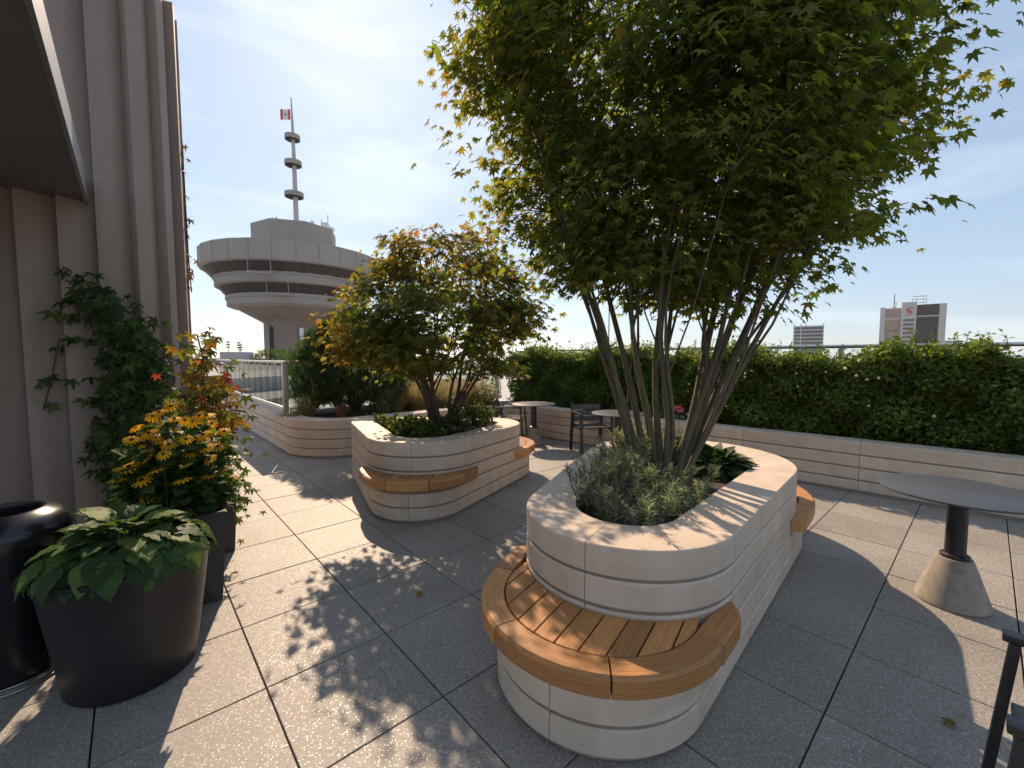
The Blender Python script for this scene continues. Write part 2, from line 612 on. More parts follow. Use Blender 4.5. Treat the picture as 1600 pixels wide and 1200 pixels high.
pm = MB(); hs = (TILE - 0.0065) / 2; c = 0.0025
pm.raw([(-hs, -hs, -0.05), (hs, -hs, -0.05), (hs, hs, -0.05), (-hs, hs, -0.05),
        (-hs, -hs, -c), (hs, -hs, -c), (hs, hs, -c), (-hs, hs, -c),
        (-hs + c, -hs + c, 0), (hs - c, -hs + c, 0), (hs - c, hs - c, 0), (-hs + c, hs - c, 0)],
       [(0, 1, 5, 4), (1, 2, 6, 5), (2, 3, 7, 6), (3, 0, 4, 7), (4, 5, 9, 8), (5, 6, 10, 9), (6, 7, 11, 10), (7, 4, 8, 11), (8, 9, 10, 11)])
paver_me = mesh_from('paver', pm.v, pm.f, M['paver'], None, None, False)
vis, rest = [], []
for u in range(-16, 16):
    for v in range(-18, 14):
        q = G0 + E2 * ((u + 0.5) * TILE) - E1 * ((v + 0.5) * TILE)
        if bed_side(q.x, q.y) or q.x < -13 or q.y < -6 or q.y > 13.5 or q.x > 12: continue
        if inside(BIG_LOW, q.x, q.y, -0.44) or inside(SM_LOW, q.x, q.y, -0.44): continue
        pr = proj(q.x, q.y, 0)
        if pr and -90 < pr[0] < 1690 and 560 < pr[1] < 1290 and q.length < 10.5:
            vis.append(q)
        else:
            rest.append(q)
vis.sort(key=lambda q: q.length)
rest += vis[300:]; vis = vis[:300]
for q in vis:
    o = add('paver', paver_me, floor, (q.x, q.y, random.uniform(-0.0012, 0.0008)),
            (random.gauss(0, 0.0006), random.gauss(0, 0.0006), GROT + random.choice((0, PI / 2, PI, -PI / 2)) + random.gauss(0, 0.0008)))
rm = MB()
cr, sr = math.cos(GROT), math.sin(GROT)
for q in rest:
    rm.raw([(q.x + x * cr - y * sr, q.y + x * sr + y * cr, z) for x, y, z in pm.v], pm.f)
tag(rm.build('outer_pavers', M['paver'], floor, fix=False), kind='stuff')

# ------------------------------------------------------------------ stone planters with benches
CH = 0.147
def planter(name, label, low, up, far_idx, splits):
    t = thing(name, label, 'planter', (0, 0, 0))
    sl_, su = hull(low), hull(up)
    gr = 0.015
    for k in range(5):
        segs = sl_ if k < 2 else su
        z0 = k * CH + (0.022 if k == 0 else gr / 2); z1 = (k + 1) * CH - (0 if k == 4 else gr / 2)
        wide = 0.285 if k == 4 else 0.09
        blocks(t, segs, z0, z1, wide, 'coping_stone' if k == 4 else 'stone_block', splits=splits, ch=0.008 if k < 4 else 0.006)
    for segs, z0, z1 in ((sl_, 0.0, 0.30), (su, 0.29, 0.70)):
        V, F, U = sweep(closed_path(segs), [(-0.13, z0), (-0.022, z0), (-0.022, z1), (-0.13, z1)], True)
        add('inner_wall', mesh_from('inner_wall', V, F, M['core'], U, 40), t)
    # ledge of the lower tier under each bench
    pts = [(x - nx * 0.03, y - ny * 0.03) for x, y, nx, ny in closed_path(sl_)]
    V, F = flat_poly(pts, 0.297)
    add('ledge', mesh_from('ledge', V, F, M['core'], None, None, False), t)
    pts = [(x - nx * 0.2, y - ny * 0.2) for x, y, nx, ny in closed_path(su)]
    V, F = flat_poly(pts, 0.66)
    add('soil', mesh_from('soil', V, F, M['soil'], None, None, False), t)
    return t

def prism(poly, z0, z1, ch=0.004):
    """prism with a small chamfer along its top edge"""
    n = len(poly)
    cx = sum(p[0] for p in poly) / n; cy = sum(p[1] for p in poly) / n
    def inset(p, d):
        v = Vector((p[0] - cx, p[1] - cy)); L = max(v.length, 1e-6)
        return (p[0] - v.x / L * d, p[1] - v.y / L * d)
    V = [(x, y, z0) for x, y in poly] + [(x, y, z1 - ch) for x, y in poly] + [(*inset(p, ch), z1) for p in poly]
    F = [tuple(range(n))[::-1], tuple(2 * n + k for k in range(n))]
    for k in range(n):
        k2 = (k + 1) % n
        F.append((k, k2, n + k2, n + k)); F.append((n + k, n + k2, 2 * n + k2, 2 * n + k))
    return V, F

def bench(name, label, low, up, i, sdir_, arcs=3, ext=0.24):
    """bench wrapped round circle i of a planter; sdir_ points along the slats, away from the planter"""
    t = thing(name, label, 'bench')
    segs = hull(low); arc = segs[2 * i]
    cx, cy = arc[1]; r = arc[2]
    RO, RW = 0.078, 0.112
    z0, z1 = 0.325, 0.42
    prof = [(RO - RW, z0), (RO - 0.012, z0), (RO, z0 + 0.012), (RO, z1 - 0.014), (RO - 0.014, z1), (RO - RW + 0.004, z1), (RO - RW, z1 - 0.004)]
    for k in range(arcs):
        g = 0.0035 / seg_len(arc)
        p = seg_path(arc, k / arcs + g, (k + 1) / arcs - g, 0.04)
        V, F, U = sweep(p, prof)
        add('rim_board', mesh_from('rim_board', V, F, M['wood'], U, 40), t)
    for end in (0, 1):
        a = arc[3] if end == 0 else arc[4]
        n_ = Vector((math.cos(a), math.sin(a)))
        tg = Vector((-n_.y, n_.x)) * (1 if end else -1)
        p0 = Vector((cx, cy)) + n_ * r + tg * 0.004
        L = 0.02
        poly = [p0 + n_ * RO, p0 + n_ * RO + tg * ext, p0 + n_ * (RO - 0.025) + tg * (ext + 0.06), p0 + n_ * 0.004 + tg * (ext + 0.12),
                p0 + n_ * (RO - RW) + tg * (ext - 0.06), p0 + n_ * (RO - RW)]
        V, F = prism([tuple(q) for q in poly], z0, z1, 0.008)
        U = [[((V[j][0] * tg.x + V[j][1] * tg.y), (V[j][0] * n_.x + V[j][1] * n_.y) + V[j][2]) for j in f] for f in F]
        add('rim_end_board', mesh_from('rim_end_board', V, F, M['wood'], U), t)
    # parallel slats between the rim and the planter wall
    u = Vector(sdir_).normalized(); w = Vector((-u.y, u.x))
    ux, uy, ur = up[i]
    ri = r + RO - RW - 0.007
    du = Vector((ux - cx, uy - cy))
    pitch = 0.1035; wd = 0.096
    nsl = int(ri / pitch) + 1
    for k in range(-nsl, nsl):
        v0 = k * pitch; v1 = v0 + wd
        v0c, v1c = max(v0, -ri + 0.004), min(v1, ri - 0.004)
        if v1c - v0c < 0.02: continue
        outer, inner = [], []
        for j in range(5):
            v = v0c + (v1c - v0c) * j / 4
            o = math.sqrt(max(ri * ri - v * v, 0))
            vv = v - du.dot(w)
            if abs(vv) >= ur - 0.004: inn = du.dot(u) - 0.0
            else: inn = du.dot(u) + math.sqrt(ur * ur - vv * vv)
            outer.append((v, o)); inner.append((v, inn + 0.006))
        if max(o - n2 for (_, o), (_, n2) in zip(outer, inner)) < 0.03: continue
        inner = [(v, min(n2, o - 0.004)) for (v, o), (_, n2) in zip(outer, inner)]
        poly = [Vector((cx, cy)) + w * v + u * o for v, o in outer] + [Vector((cx, cy)) + w * v + u * o for v, o in reversed(inner)]
        V, F = prism([tuple(q) for q in poly], z1 - 0.034, z1 - 0.003, 0.003)
        U = [[(V[j][0] * u.x + V[j][1] * u.y, V[j][0] * w.x + V[j][1] * w.y + V[j][2] * 0.5) for j in f] for f in F]
        add('slat', mesh_from('slat', V, F, M['wood'], U), t)
    # dark bearer under the slats
    p = seg_path(arc, 0.03, 0.97)
    V, F, U = sweep(p, [(-0.18, 0.30), (-0.05, 0.30), (-0.05, 0.383), (-0.18, 0.383)])
    add('bearer', mesh_from('bearer', V, F, M['slab'], U), t)
    return t

planter('large_stone_planter', 'large cream limestone planter with a tall many-stemmed maple and silvery shrubs', BIG_LOW, BIG_UP, 1, [2, 1, 2, 1])
planter('small_stone_planter', 'smaller rounded triangular limestone planter holding the orange-tipped maple', SM_LOW, SM_UP, 1, [2, 1, 1, 1, 1, 2])
bench('curved_bench', 'curved teak bench at the narrow end of the large limestone planter, below silvery shrubs', BIG_LOW, BIG_UP, 0, -BS)
bench('curved_bench', 'curved teak bench at the broad end of the large limestone planter, facing the back wall', BIG_LOW, BIG_UP, 1, BS, 4, 0.32)
bench('curved_bench', 'curved teak bench in shade at the narrow end of the smaller triangular planter', SM_LOW, SM_UP, 0, (0.0, -1.0), 3, 0.20)
bench('curved_bench', 'curved teak bench on the corner of the smaller triangular planter facing the cafe table', SM_LOW, SM_UP, 1, (0.93, 0.37), 3, 0.24)

# ------------------------------------------------------------------ perimeter planter wall
WH = 0.60
pw = thing('perimeter_planter_wall', 'low cream limestone wall with grooved courses edging the terrace beds', 'wall')
for k in range(4):
    z0 = k * 0.15 + (0.03 if k == 0 else 0.007); z1 = (k + 1) * 0.15 - (0 if k == 3 else 0.007)
    blocks(pw, WALL, z0, z1, 0.30 if k == 3 else 0.09, 'coping_stone' if k == 3 else 'stone_block', maxlen=1.2, gap=0.005, ch=0.007)
path = []
for s in WALL: path += seg_path(s, 0, 1)
V, F, U = sweep(path, [(-0.16, 0.0), (-0.02, 0.0), (-0.02, 0.58), (-0.16, 0.58)])
add('inner_wall', mesh_from('inner_wall', V, F, M['core'], U, 40), pw)
nb = Vector((-WB.y, WB.x)); nl = Vector((-WL.y, WL.x)); nf = Vector((-WF.y, WF.x))
soil_pts = [tuple(a_out + nf * 0.27)] + [(x - nx * 0.27, y - ny * 0.27) for x, y, nx, ny in seg_path(WALL[2], 0, 1)]
soil_pts += [(x - nx * 0.27, y - ny * 0.27) for x, y, nx, ny in seg_path(arc2, 0, 1)]
soil_pts += [tuple(W9 + nb * 0.27), tuple(W9 + nb * 1.5), tuple(C2 + nb * 1.5 - WB * 0.6), (-1.9, 9.6), tuple(C1 - WL * 1.9 + nl * 0.27)]
V, F = flat_poly(soil_pts, 0.53)
bed = add('planting_bed', mesh_from('planting_bed', V, F, M['soil'], None, None, False)); structure(bed)

# ------------------------------------------------------------------ leaf helpers
def unit(a):
    return a / np.maximum(np.linalg.norm(a, axis=-1, keepdims=True), 1e-9)

def frames(tip, nrm):
    y = unit(tip); z = nrm - (nrm * y).sum(-1, keepdims=True) * y
    z = unit(z); x = np.cross(y, z)
    return np.stack([x, y, z], -1)            # columns

def tmpl(verts, faces):
    return np.array(verts, float), np.array(faces, int)

def maple_leaf():
    lob = [(-128, .40), (-88, .66), (-44, .90), (0, 1.0), (44, .90), (88, .66), (128, .40)]
    V = [(0, 0, 0)]; F = []
    val = [-165, -108, -66, -22, 22, 66, 108, 165]; vr = [.10, .33, .40, .44, .44, .40, .33, .10]
    def P(a, r):
        x, y = r * math.sin(R(a)), r * math.cos(R(a))
        return (x, y, -0.30 * r * r + 0.05 * math.sin(a * 0.13))
    for a, r in zip(val, vr): V.append(P(a, r))
    for a, r in lob: V.append(P(a, r))
    for k in range(7):
        F.append((0, 1 + k, 8 + 1 + k)); F.append((0, 9 + k, 2 + k))
    V = np.array(V); V[:, 1] -= 0.15
    return tmpl(V * 0.55, F)

def ovate_leaf(w=0.42, droop=0.25, fold=0.12, n=4):
    V = []; F = []
    for i in range(n + 1):
        t = i / n; ww = w * math.sin(PI * (0.06 + 0.94 * t) ** 0.8) * (1 - 0.25 * t); ww = max(ww, 0.0)
        z = -droop * t * t
        V += [(-ww, t, z + fold * ww), (0, t, z), (ww, t, z + fold * ww)]
    for i in range(n):
        a, b = 3 * i, 3 * i + 3
        for o in (0, 1):
            F += [(a + o, a + o + 1, b + o + 1), (a + o, b + o + 1, b + o)]
    return tmpl(V, F)

def broad_leaf(w=.42, n=9):
    V = []; F = []
    for i in range(n + 1):
        t = i / n; ww = w * math.sin(PI * (.05 + .95 * t) ** .72) ** .9 * (1 - .18 * t) + .004
        if i % 2: ww *= 1.06
        for k in range(5):
            u = (k - 2) / 2
            z = -.42 * t * t + .10 * abs(u) - .10 * u * u + .022 * math.sin(t * n * PI + abs(u) * 2.2) * (abs(u) > .1) + .02 * math.sin(7 * t + 3 * u)
            V.append((u * ww, t + .10 * abs(u) * (1 - t), z))
    for i in range(n):
        for k in range(4):
            a = 5 * i + k
            F += [(a, a + 1, a + 6), (a, a + 6, a + 5)]
    return tmpl(V, F)

def small_leaf():
    return tmpl([(0, 0, 0), (-.3, .45, .05), (0, 1, -.12), (.3, .45, .05), (0, .5, -.03)], [(0, 4, 1), (1, 4, 2), (0, 3, 4), (3, 2, 4)])

def needle_leaf():
    return tmpl([(-.045, 0, 0), (.045, 0, 0), (0.02, 1, -.05), (-.02, 1, -.05)], [(0, 1, 2), (0, 2, 3)])

def creeper_leaf():
    V = []; F = []
    b, f = ovate_leaf(0.2, 0.35, 0.1, 3)
    for a, s in ((0, 1), (52, .9), (-52, .9), (105, .62), (-105, .62)):
        c_, s_ = math.cos(R(a)), math.sin(R(a)); o = len(V)
        for x, y, z in b * s:
            y += 0.05
            V.append((x * c_ + y * s_, -x * s_ + y * c_, z - 0.0))
        F += [tuple(int(k) + o for k in q) for q in f]
    return tmpl(V, F)

def cloud_mesh(name, T, pos, fr, size, col, mat):
    tv, tf = T
    n = len(pos); k = len(tv)
    size = np.asarray(size, float)
    if size.ndim == 1: size = size[:, None] * np.ones((1, 3))
    V = np.einsum('nij,nkj->nki', fr, tv[None] * size[:, None, :]) + pos[:, None, :]
    F = (tf[None] + (np.arange(n) * k)[:, None, None]).reshape(-1, 3)
    me = bpy.data.meshes.new(name)
    me.vertices.add(n * k); me.vertices.foreach_set('co', V.reshape(-1).astype(np.float32))
    me.loops.add(len(F) * 3); me.loops.foreach_set('vertex_index', F.reshape(-1).astype(np.int32))
    me.polygons.add(len(F)); me.polygons.foreach_set('loop_start', (np.arange(len(F)) * 3).astype(np.int32))
    me.polygons.foreach_set('use_smooth', np.ones(len(F), bool))
    me.update(calc_edges=True)
    at = me.attributes.new('Col', 'FLOAT_COLOR', 'POINT')
    c4 = np.ones((n, k, 4)); c4[:, :, :3] = col[:, None, :]
    at.data.foreach_set('color', c4.reshape(-1).astype(np.float32))
    me.materials.append(mat)
    return me

def cloud(name, T, pos, fr, size, col, mat, parent, stuff=True):
    o = add(name, cloud_mesh(name, T, pos, fr, size, col, mat), parent)
    if stuff: o['kind'] = 'stuff'
    return o

def leaf_parts(name, T, pos, fr, size, col, mat, parent, variants=10):
    """single leaves: each an object, sharing a few tinted meshes"""
    if len(pos) == 0: return
    lum = col.sum(1) + col[:, 0] * 2
    order = np.argsort(lum); bins = np.array_split(order, variants)
    eye = np.eye(3)[None]
    for b in bins:
        if len(b) == 0: continue
        me = cloud_mesh(name, T, np.zeros((1, 3)), eye, np.ones(1), col[b].mean(0)[None], mat)
        for i in b:
            o = bpy.data.objects.new(name, me); COL.objects.link(o); o.parent = parent
            m = Matrix([[*fr[i][0], 0], [*fr[i][1], 0], [*fr[i][2], 0], [0, 0, 0, 1]])
            o.matrix_basis = Matrix.Translation(Vector(pos[i])) @ m @ Matrix.Scale(float(np.mean(size[i])), 4)

def rdirs(n):
    return unit(rng.normal(size=(n, 3)))

def pick(cols, n, w=None):
    cols = np.array(cols, float)
    i = rng.choice(len(cols), n, p=w)
    c = cols[i] * rng.uniform(0.75, 1.25, (n, 1))
    return np.clip(c, 0, 1)

CAMP = np.array([0, 0, 1.594])
MAPLE = maple_leaf(); OVATE = ovate_leaf(); SMALL = small_leaf(); NEEDLE = needle_leaf(); CREEP = creeper_leaf()

# ------------------------------------------------------------------ maples
def maple(name, label, base, axis, prof, ncl, per, leaf, stems, cols, hot, hotfun, ysq, nind, seed, bark, stem_r):
    g = np.random.default_rng(seed); rnd = random.Random(seed)
    t = thing(name, label, 'tree', base)
    bx, by, bz = base
    zs = np.array([p[0] for p in prof]); rs = np.array([p[1] for p in prof])
    fz = np.linspace(zs[0], zs[-1], 200); wz = np.interp(fz, zs, rs) ** 1.5; wz /= wz.sum()
    z = g.choice(fz, ncl, p=wz) + g.normal(0, .02, ncl)
    th = g.uniform(0, 2 * PI, ncl)
    lump = 1 + 0.10 * np.sin(3 * th + z * 2.1) + 0.08 * np.sin(7 * th - z * 3.7 + 1) + g.normal(0, 0.05, ncl)
    fr_ = 1 - 0.72 * g.random(ncl) ** 1.9
    rr = np.interp(z, zs, rs) * fr_ * lump
    ax = axis[0] + (z - zs[0]) * axis[2]
    cpos = np.stack([ax + rr * np.cos(th), axis[1] + rr * np.sin(th) * ysq, z], 1)
    # most sprays gather in flat layered clumps round the tips of the limbs
    ncp = max(40, ncl // 15); sc_ = rs.max()
    cl = np.argsort(-fr_ + g.random(ncl) * .45)[:ncp]
    pickc = g.integers(0, ncp, ncl); inc = g.random(ncl) < .80
    jit = g.normal(0, 1, (ncl, 3)) * np.array([.125, .125, .050]) * sc_
    cc_ = cpos[cl][pickc] + jit
    cc_[:, 2] -= .22 * np.hypot(jit[:, 0], jit[:, 1])
    cpos = np.where(inc[:, None], cc_, cpos)
    z = cpos[:, 2]; ax = axis[0] + (z - zs[0]) * axis[2]
    # stems
    sb = MB(); nodes = []
    for k in range(stems):
        a = 2 * PI * k / stems + rnd.uniform(-.25, .25)
        r0 = stem_r[2] * rnd.uniform(.5, 1.0)
        ztop = rnd.uniform(*stem_r[3]); rtop = stem_r[4] * rnd.uniform(.55, 1.0)
        pts = []; rad = []
        ph = rnd.uniform(0, 6)
        rr0 = rnd.uniform(*stem_r[:2])
        for i in range(11):
            f = i / 10
            zz = bz - 0.06 + (ztop - bz) * f
            rad_ = r0 + (rtop - r0) * (f ** 1.08)
            wob = 0.06 * math.sin(f * 7 + ph) * min(1, f * 4)
            cxx = bx + (axis[0] + (ztop - zs[0]) * axis[2] - bx) * f; cyy = by + (axis[1] - by) * f
            pts.append((cxx + rad_ * math.cos(a) + wob * math.sin(a) - 0, cyy + rad_ * math.sin(a) * ysq - wob * math.cos(a), zz))
            rad.append(rr0 * (1 - 0.82 * f) * (1.18 if i == 0 else 1))
        s = MB(); s.tube([(p[0] - bx, p[1] - by, p[2] - bz) for p in pts], rad, 8)
        o = s.build('stem', bark, t, smooth=60)
        for i in range(2, 11): nodes.append((*pts[i], rad[i]))
        if stems > 4:
            for _ in range(2):      # forks
                i = rnd.randint(3, 6); p = Vector(pts[i]); q = Vector(pts[min(i + 4, 10)])
                side = Vector((rnd.uniform(-1, 1), rnd.uniform(-1, 1), 0.25)) * 0.42
                m1 = p.lerp(q, .4) + side * .45; e = q + side + Vector((0, 0, rnd.uniform(0, .25)))
                f2 = MB(); f2.tube([(v.x - bx, v.y - by, v.z - bz) for v in (p, p.lerp(m1, .55) , m1, m1.lerp(e, .5), e)], [rad[i] * .62, rad[i] * .5, rad[i] * .42, rad[i] * .3, rad[i] * .12], 6)
                f2.build('branch', bark, t, smooth=60)
                for v in (m1, m1.lerp(e, .5), e): nodes.append((v.x, v.y, v.z, 0.01))
    nodes = np.array(nodes)
    tw = MB()
    for i in range(ncl):
        c_ = cpos[i]
        d = nodes[:, :3] - c_; d2 = (d ** 2).sum(1) + np.where(nodes[:, 2] > c_[2] - 0.05, 4, 0)
        j = int(d2.argmin()); a = nodes[j, :3]; L = math.sqrt(((a - c_) ** 2).sum())
        if L > 1.0 or g.random() > 0.42: continue
        m = a * .5 + c_ * .5 + np.array([0, 0, .10 * L]) + g.normal(0, .03, 3)
        tw.tube([tuple(a - base), tuple(m - base), tuple(c_ - base)], [min(.007, nodes[j, 3] * .5), .0042, .002], 4, False)
    twig = tw.build('twigs', bark, t, fix=False, smooth=70); twig['kind'] = 'stuff'
    # leaves in flat sprays
    n = ncl * per
    ci = np.repeat(np.arange(ncl), per)
    cen = np.array([axis[0], axis[1], zs.mean()])
    out = cpos - np.array([0, 0, 0]); out = np.stack([cpos[:, 0] - ax, cpos[:, 1] - axis[1], np.zeros(ncl)], 1); out = unit(out + g.normal(0, .15, (ncl, 3)) * [1, 1, 0])
    side = np.stack([-out[:, 1], out[:, 0], np.zeros(ncl)], 1)
    sp = leaf * 2.1
    la = g.normal(0, 1, (n, 3)) * [sp * .85, sp * .75, sp * .33]
    pos = cpos[ci] + out[ci] * (la[:, :1] + sp * .3) + side[ci] * la[:, 1:2]
    pos[:, 2] += la[:, 2] - 0.25 * np.abs(la[:, 0])
    ang = g.normal(0, .9, n)
    tip = out[ci] * np.cos(ang)[:, None] + side[ci] * np.sin(ang)[:, None]
    tip[:, 2] -= g.uniform(.15, 1.0, n)
    nrm = np.tile([0, 0, 1.0], (n, 1)) + out[ci] * g.uniform(-.1, .8, (n, 1)) + g.normal(0, .35, (n, 3))
    fr = frames(tip, nrm)
    size = leaf * np.clip(g.normal(.95, .26, n), .4, 1.5) * 1.75
    f = np.clip(hotfun(pos, g) + g.normal(0, .16, n) + np.repeat(g.normal(0, .16, ncl), per), 0, 1)
    c0 = np.array(cols)[g.choice(len(cols), n)] * g.uniform(.75, 1.25, (n, 1))
    c1 = np.array(hot)[g.choice(len(hot), n)] * g.uniform(.8, 1.2, (n, 1))
    col = c0 * (1 - f[:, None]) + c1 * f[:, None]
    pos = pos - np.array(base)
    dist = np.linalg.norm(pos + np.array(base) - CAMP, axis=1)
    # leaves that show: nearest in front of everything else, found on a coarse angular grid
    dv = unit(pos + np.array(base) - CAMP)
    key = (np.floor(np.arctan2(dv[:, 0], dv[:, 1]) / .030).astype(int) * 100003 + np.floor(np.arcsin(dv[:, 2]) / .030).astype(int))
    inview = (np.abs(dv[:, 0] / np.maximum(dv[:, 1], .05)) < 1.2) & (dv[:, 2] / np.maximum(dv[:, 1], .05) < .82) & (dv[:, 1] > .1)
    order = np.argsort(dist); seen = set(); ind = []
    for i in order:
        if not inview[i] or key[i] in seen: continue
        seen.add(int(key[i])); ind.append(i)
        if len(ind) >= nind: break
    mask = np.ones(n, bool); mask[ind] = False
    crown = thing_part('crown', t)
    cloud('foliage', MAPLE, pos[mask], fr[mask], size[mask], col[mask], M['maple'], crown)
    ind = np.array(ind)
    leaf_parts('leaf', MAPLE, pos[ind], fr[ind], size[ind], col[ind], M['maple'], crown)
    return t

def thing_part(name, parent):
    o = bpy.data.objects.new(name, None); o.empty_display_size = .1
    COL.objects.link(o); o.parent = parent
    return o

def hot_big(p, g):
    l = np.clip((0.75 - p[:, 0]) / 1.6, 0, 1) * .55 + np.clip((p[:, 2] - 3.2) / 2.6, 0, 1) * .22
    rr = np.hypot(p[:, 0] - 1.3, (p[:, 1] - 3.15) / .85)
    return l * .55 + np.clip(rr - 1.25, 0, 1) * .25 - .15
maple('maple_tree', 'tall many-stemmed green maple spreading above the large limestone planter', (1.12, 3.12, .66), (1.24, 3.26, 0.0),
      [(2.0, .40), (2.2, .74), (2.5, 1.02), (2.9, 1.17), (3.3, 1.28), (3.8, 1.36), (4.2, 1.26), (4.6, .95), (4.95, .45)],
      3000, 13, 0.058, 19, [(.110, .150, .036), (.140, .175, .040), (.085, .125, .033), (.160, .185, .042)],
      [(.30, .22, .035), (.34, .17, .03), (.22, .20, .035)], hot_big, .64, 300, 5, M['bark'], (.014, .030, .17, (2.5, 4.2), 1.36))

def hot_small(p, g):
    rr = np.hypot(p[:, 0] + .88, (p[:, 1] - 5.2) / .9)
    return np.clip((p[:, 2] - 2.35) / .8, 0, 1) * .7 + np.clip((rr - .9) / .5, 0, 1) * .3 + np.clip((-1.5 - p[:, 0]) / .7, 0, 1) * .40 - .16
maple('maple_tree', 'small round maple with orange-tipped leaves in the smaller triangular planter', (-.87, 5.18, .66), (-.86, 5.22, 0.0),
      [(1.40, .55), (1.52, .82), (1.8, .93), (2.15, .95), (2.5, .84), (2.8, .66), (3.08, .40), (3.26, .12)],
      960, 11, 0.064, 7, [(.085, .125, .030), (.11, .145, .034), (.135, .155, .036)],
      [(.44, .26, .04), (.44, .17, .035), (.40, .30, .05), (.28, .07, .03)], hot_small, .9, 300, 9, M['darkbark'], (.024, .038, .07, (1.9, 2.8), .85))

# ------------------------------------------------------------------ shrubs, hedge, grasses
def stems_mesh(parent, pts, r, mat, name='stems'):
    s = MB()
    for a, b in pts:
        m = (Vector(a) + Vector(b)) / 2 + Vector((random.gauss(0, .02), random.gauss(0, .02), 0))
        s.tube([a, m, b], [r, r * .8, r * .4], 4, False)
    o = s.build(name, mat, parent, fix=False, smooth=70); o['kind'] = 'stuff'
    return o

def hedge(name, label, s0, s1, n, leaf, cols, ztop, d0, d1, w=None, wisps=0, seed=3):
    g = np.random.default_rng(seed)
    t = thing(name, label, 'hedge', (C2.x + WB.x * (s0 + s1) / 2 + nb.x * .7, C2.y + WB.y * (s0 + s1) / 2 + nb.y * .7, .53))
    base = np.array(t.location)
    s = g.uniform(s0, s1, n); f = g.random(n)
    # leaf shell: mostly front and top faces
    top = ztop + .07 * np.sin(s * 3.1 + 1) + .06 * np.sin(s * 7.7) + .03 * np.sin(s * 17)
    zf = g.random(n) ** .85
    z = .56 + (top - .56) * zf
    depth = d0 + (d1 - d0) * g.random(n) ** 2.2
    bulge = .07 * np.sin(s * 4.3 + z * 5) + .06 * np.sin(s * 9.1 - z * 7.3) + .05 * np.sin(z * 13 + s * 3)
    depth = depth + bulge + .10 * zf ** 3
    istop = g.random(n) < .22
    z = np.where(istop, top - .16 * g.random(n) ** 1.5 + g.exponential(.035, n), z)
    depth = np.where(istop, d0 + (d1 - d0) * g.random(n), depth)
    pos = np.stack([C2.x + WB.x * s + nb.x * depth, C2.y + WB.y * s + nb.y * depth, z], 1)
    out = np.tile([-nb.x, -nb.y, .35], (n, 1))
    tip = out * g.uniform(0, .8, (n, 1)) + g.normal(0, .7, (n, 3)) + np.array([0, 0, .1])
    nrm = np.tile([0, 0, 1.], (n, 1)) + out * .5 + g.normal(0, .5, (n, 3))
    c = np.array(cols)[g.choice(len(cols), n, p=w)] * g.uniform(.6, 1.3, (n, 1))
    tipc = np.clip((z - top + .25) / .25, 0, 1)[:, None]
    c = c * (1 - .45 * tipc) + np.array([.15, .19, .035]) * .45 * tipc
    cloud('foliage', SMALL, pos - base, frames(tip, nrm), leaf * g.uniform(.6, 1.3, n), c, M['leaf'], t)
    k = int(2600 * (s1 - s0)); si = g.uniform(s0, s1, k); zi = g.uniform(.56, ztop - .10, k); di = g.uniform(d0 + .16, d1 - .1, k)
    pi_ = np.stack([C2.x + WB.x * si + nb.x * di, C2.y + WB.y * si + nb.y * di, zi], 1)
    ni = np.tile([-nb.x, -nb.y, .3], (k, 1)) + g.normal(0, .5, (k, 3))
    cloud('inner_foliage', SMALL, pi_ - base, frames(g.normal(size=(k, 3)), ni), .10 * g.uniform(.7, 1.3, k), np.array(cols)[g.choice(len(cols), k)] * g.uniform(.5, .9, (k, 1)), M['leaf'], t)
    # upright shoots
    P = []; LP = []; LT = []
    for _ in range(wisps):
        ss = g.uniform(s0, s1); dd = g.uniform(d0, d1); h = g.uniform(.08, .30)
        zt = ztop + .05 * math.sin(ss * 3.1 + 1)
        a = np.array([C2.x + WB.x * ss + nb.x * dd, C2.y + WB.y * ss + nb.y * dd, zt - .12]); b = a + [g.normal(0, .05), g.normal(0, .05), h + .12]
        P.append((tuple(a - base), tuple(b - base)))
        for k in range(int(h * 55)):
            f_ = g.random(); LP.append(a + (b - a) * (.4 + .6 * f_)); LT.append([g.normal(), g.normal(), g.normal(0.2, .4)])
    st = [((p[0], p[1], -.02), (p[0] + g.normal(0, .12), p[1] + g.normal(0, .12), 1.0)) for p in
          [(C2.x + WB.x * q + nb.x * (d0 + .25) - base[0], C2.y + WB.y * q + nb.y * (d0 + .25) - base[1]) for q in np.arange(s0 + .1, s1, .17)]]
    stems_mesh(t, P + st, .006, M['darkbark'])
    if LP:
        LP = np.array(LP); LT = np.array(LT); k = len(LP)
        cloud('shoot_leaves', SMALL, LP - base, frames(LT, np.tile([0, 0, 1.], (k, 1)) + g.normal(0, .4, (k, 3))), leaf * g.uniform(.6, 1.1, k),
              np.array([[.14, .18, .04]]) * g.uniform(.6, 1.3, (k, 1)), M['leaf'], t)
    return t

hedge('evergreen_hedge', 'dense dark evergreen hedge behind the cafe table and black chairs', -0.5, 3.3, 34000, .062,
      [(.090, .165, .040), (.065, .13, .032), (.12, .20, .045)], 1.64, .42, 1.15, None, 40, 3)
hb = hedge('flowering_hedge', 'looser bright green hedge dotted with white blossoms along the steel handrail', 3.2, 10.6, 62000, .062,
      [(.13, .20, .045), (.09, .16, .036), (.19, .25, .05), (.19, .165, .055)], 1.60, .40, 1.10, [.4, .3, .24, .06], 150, 4)
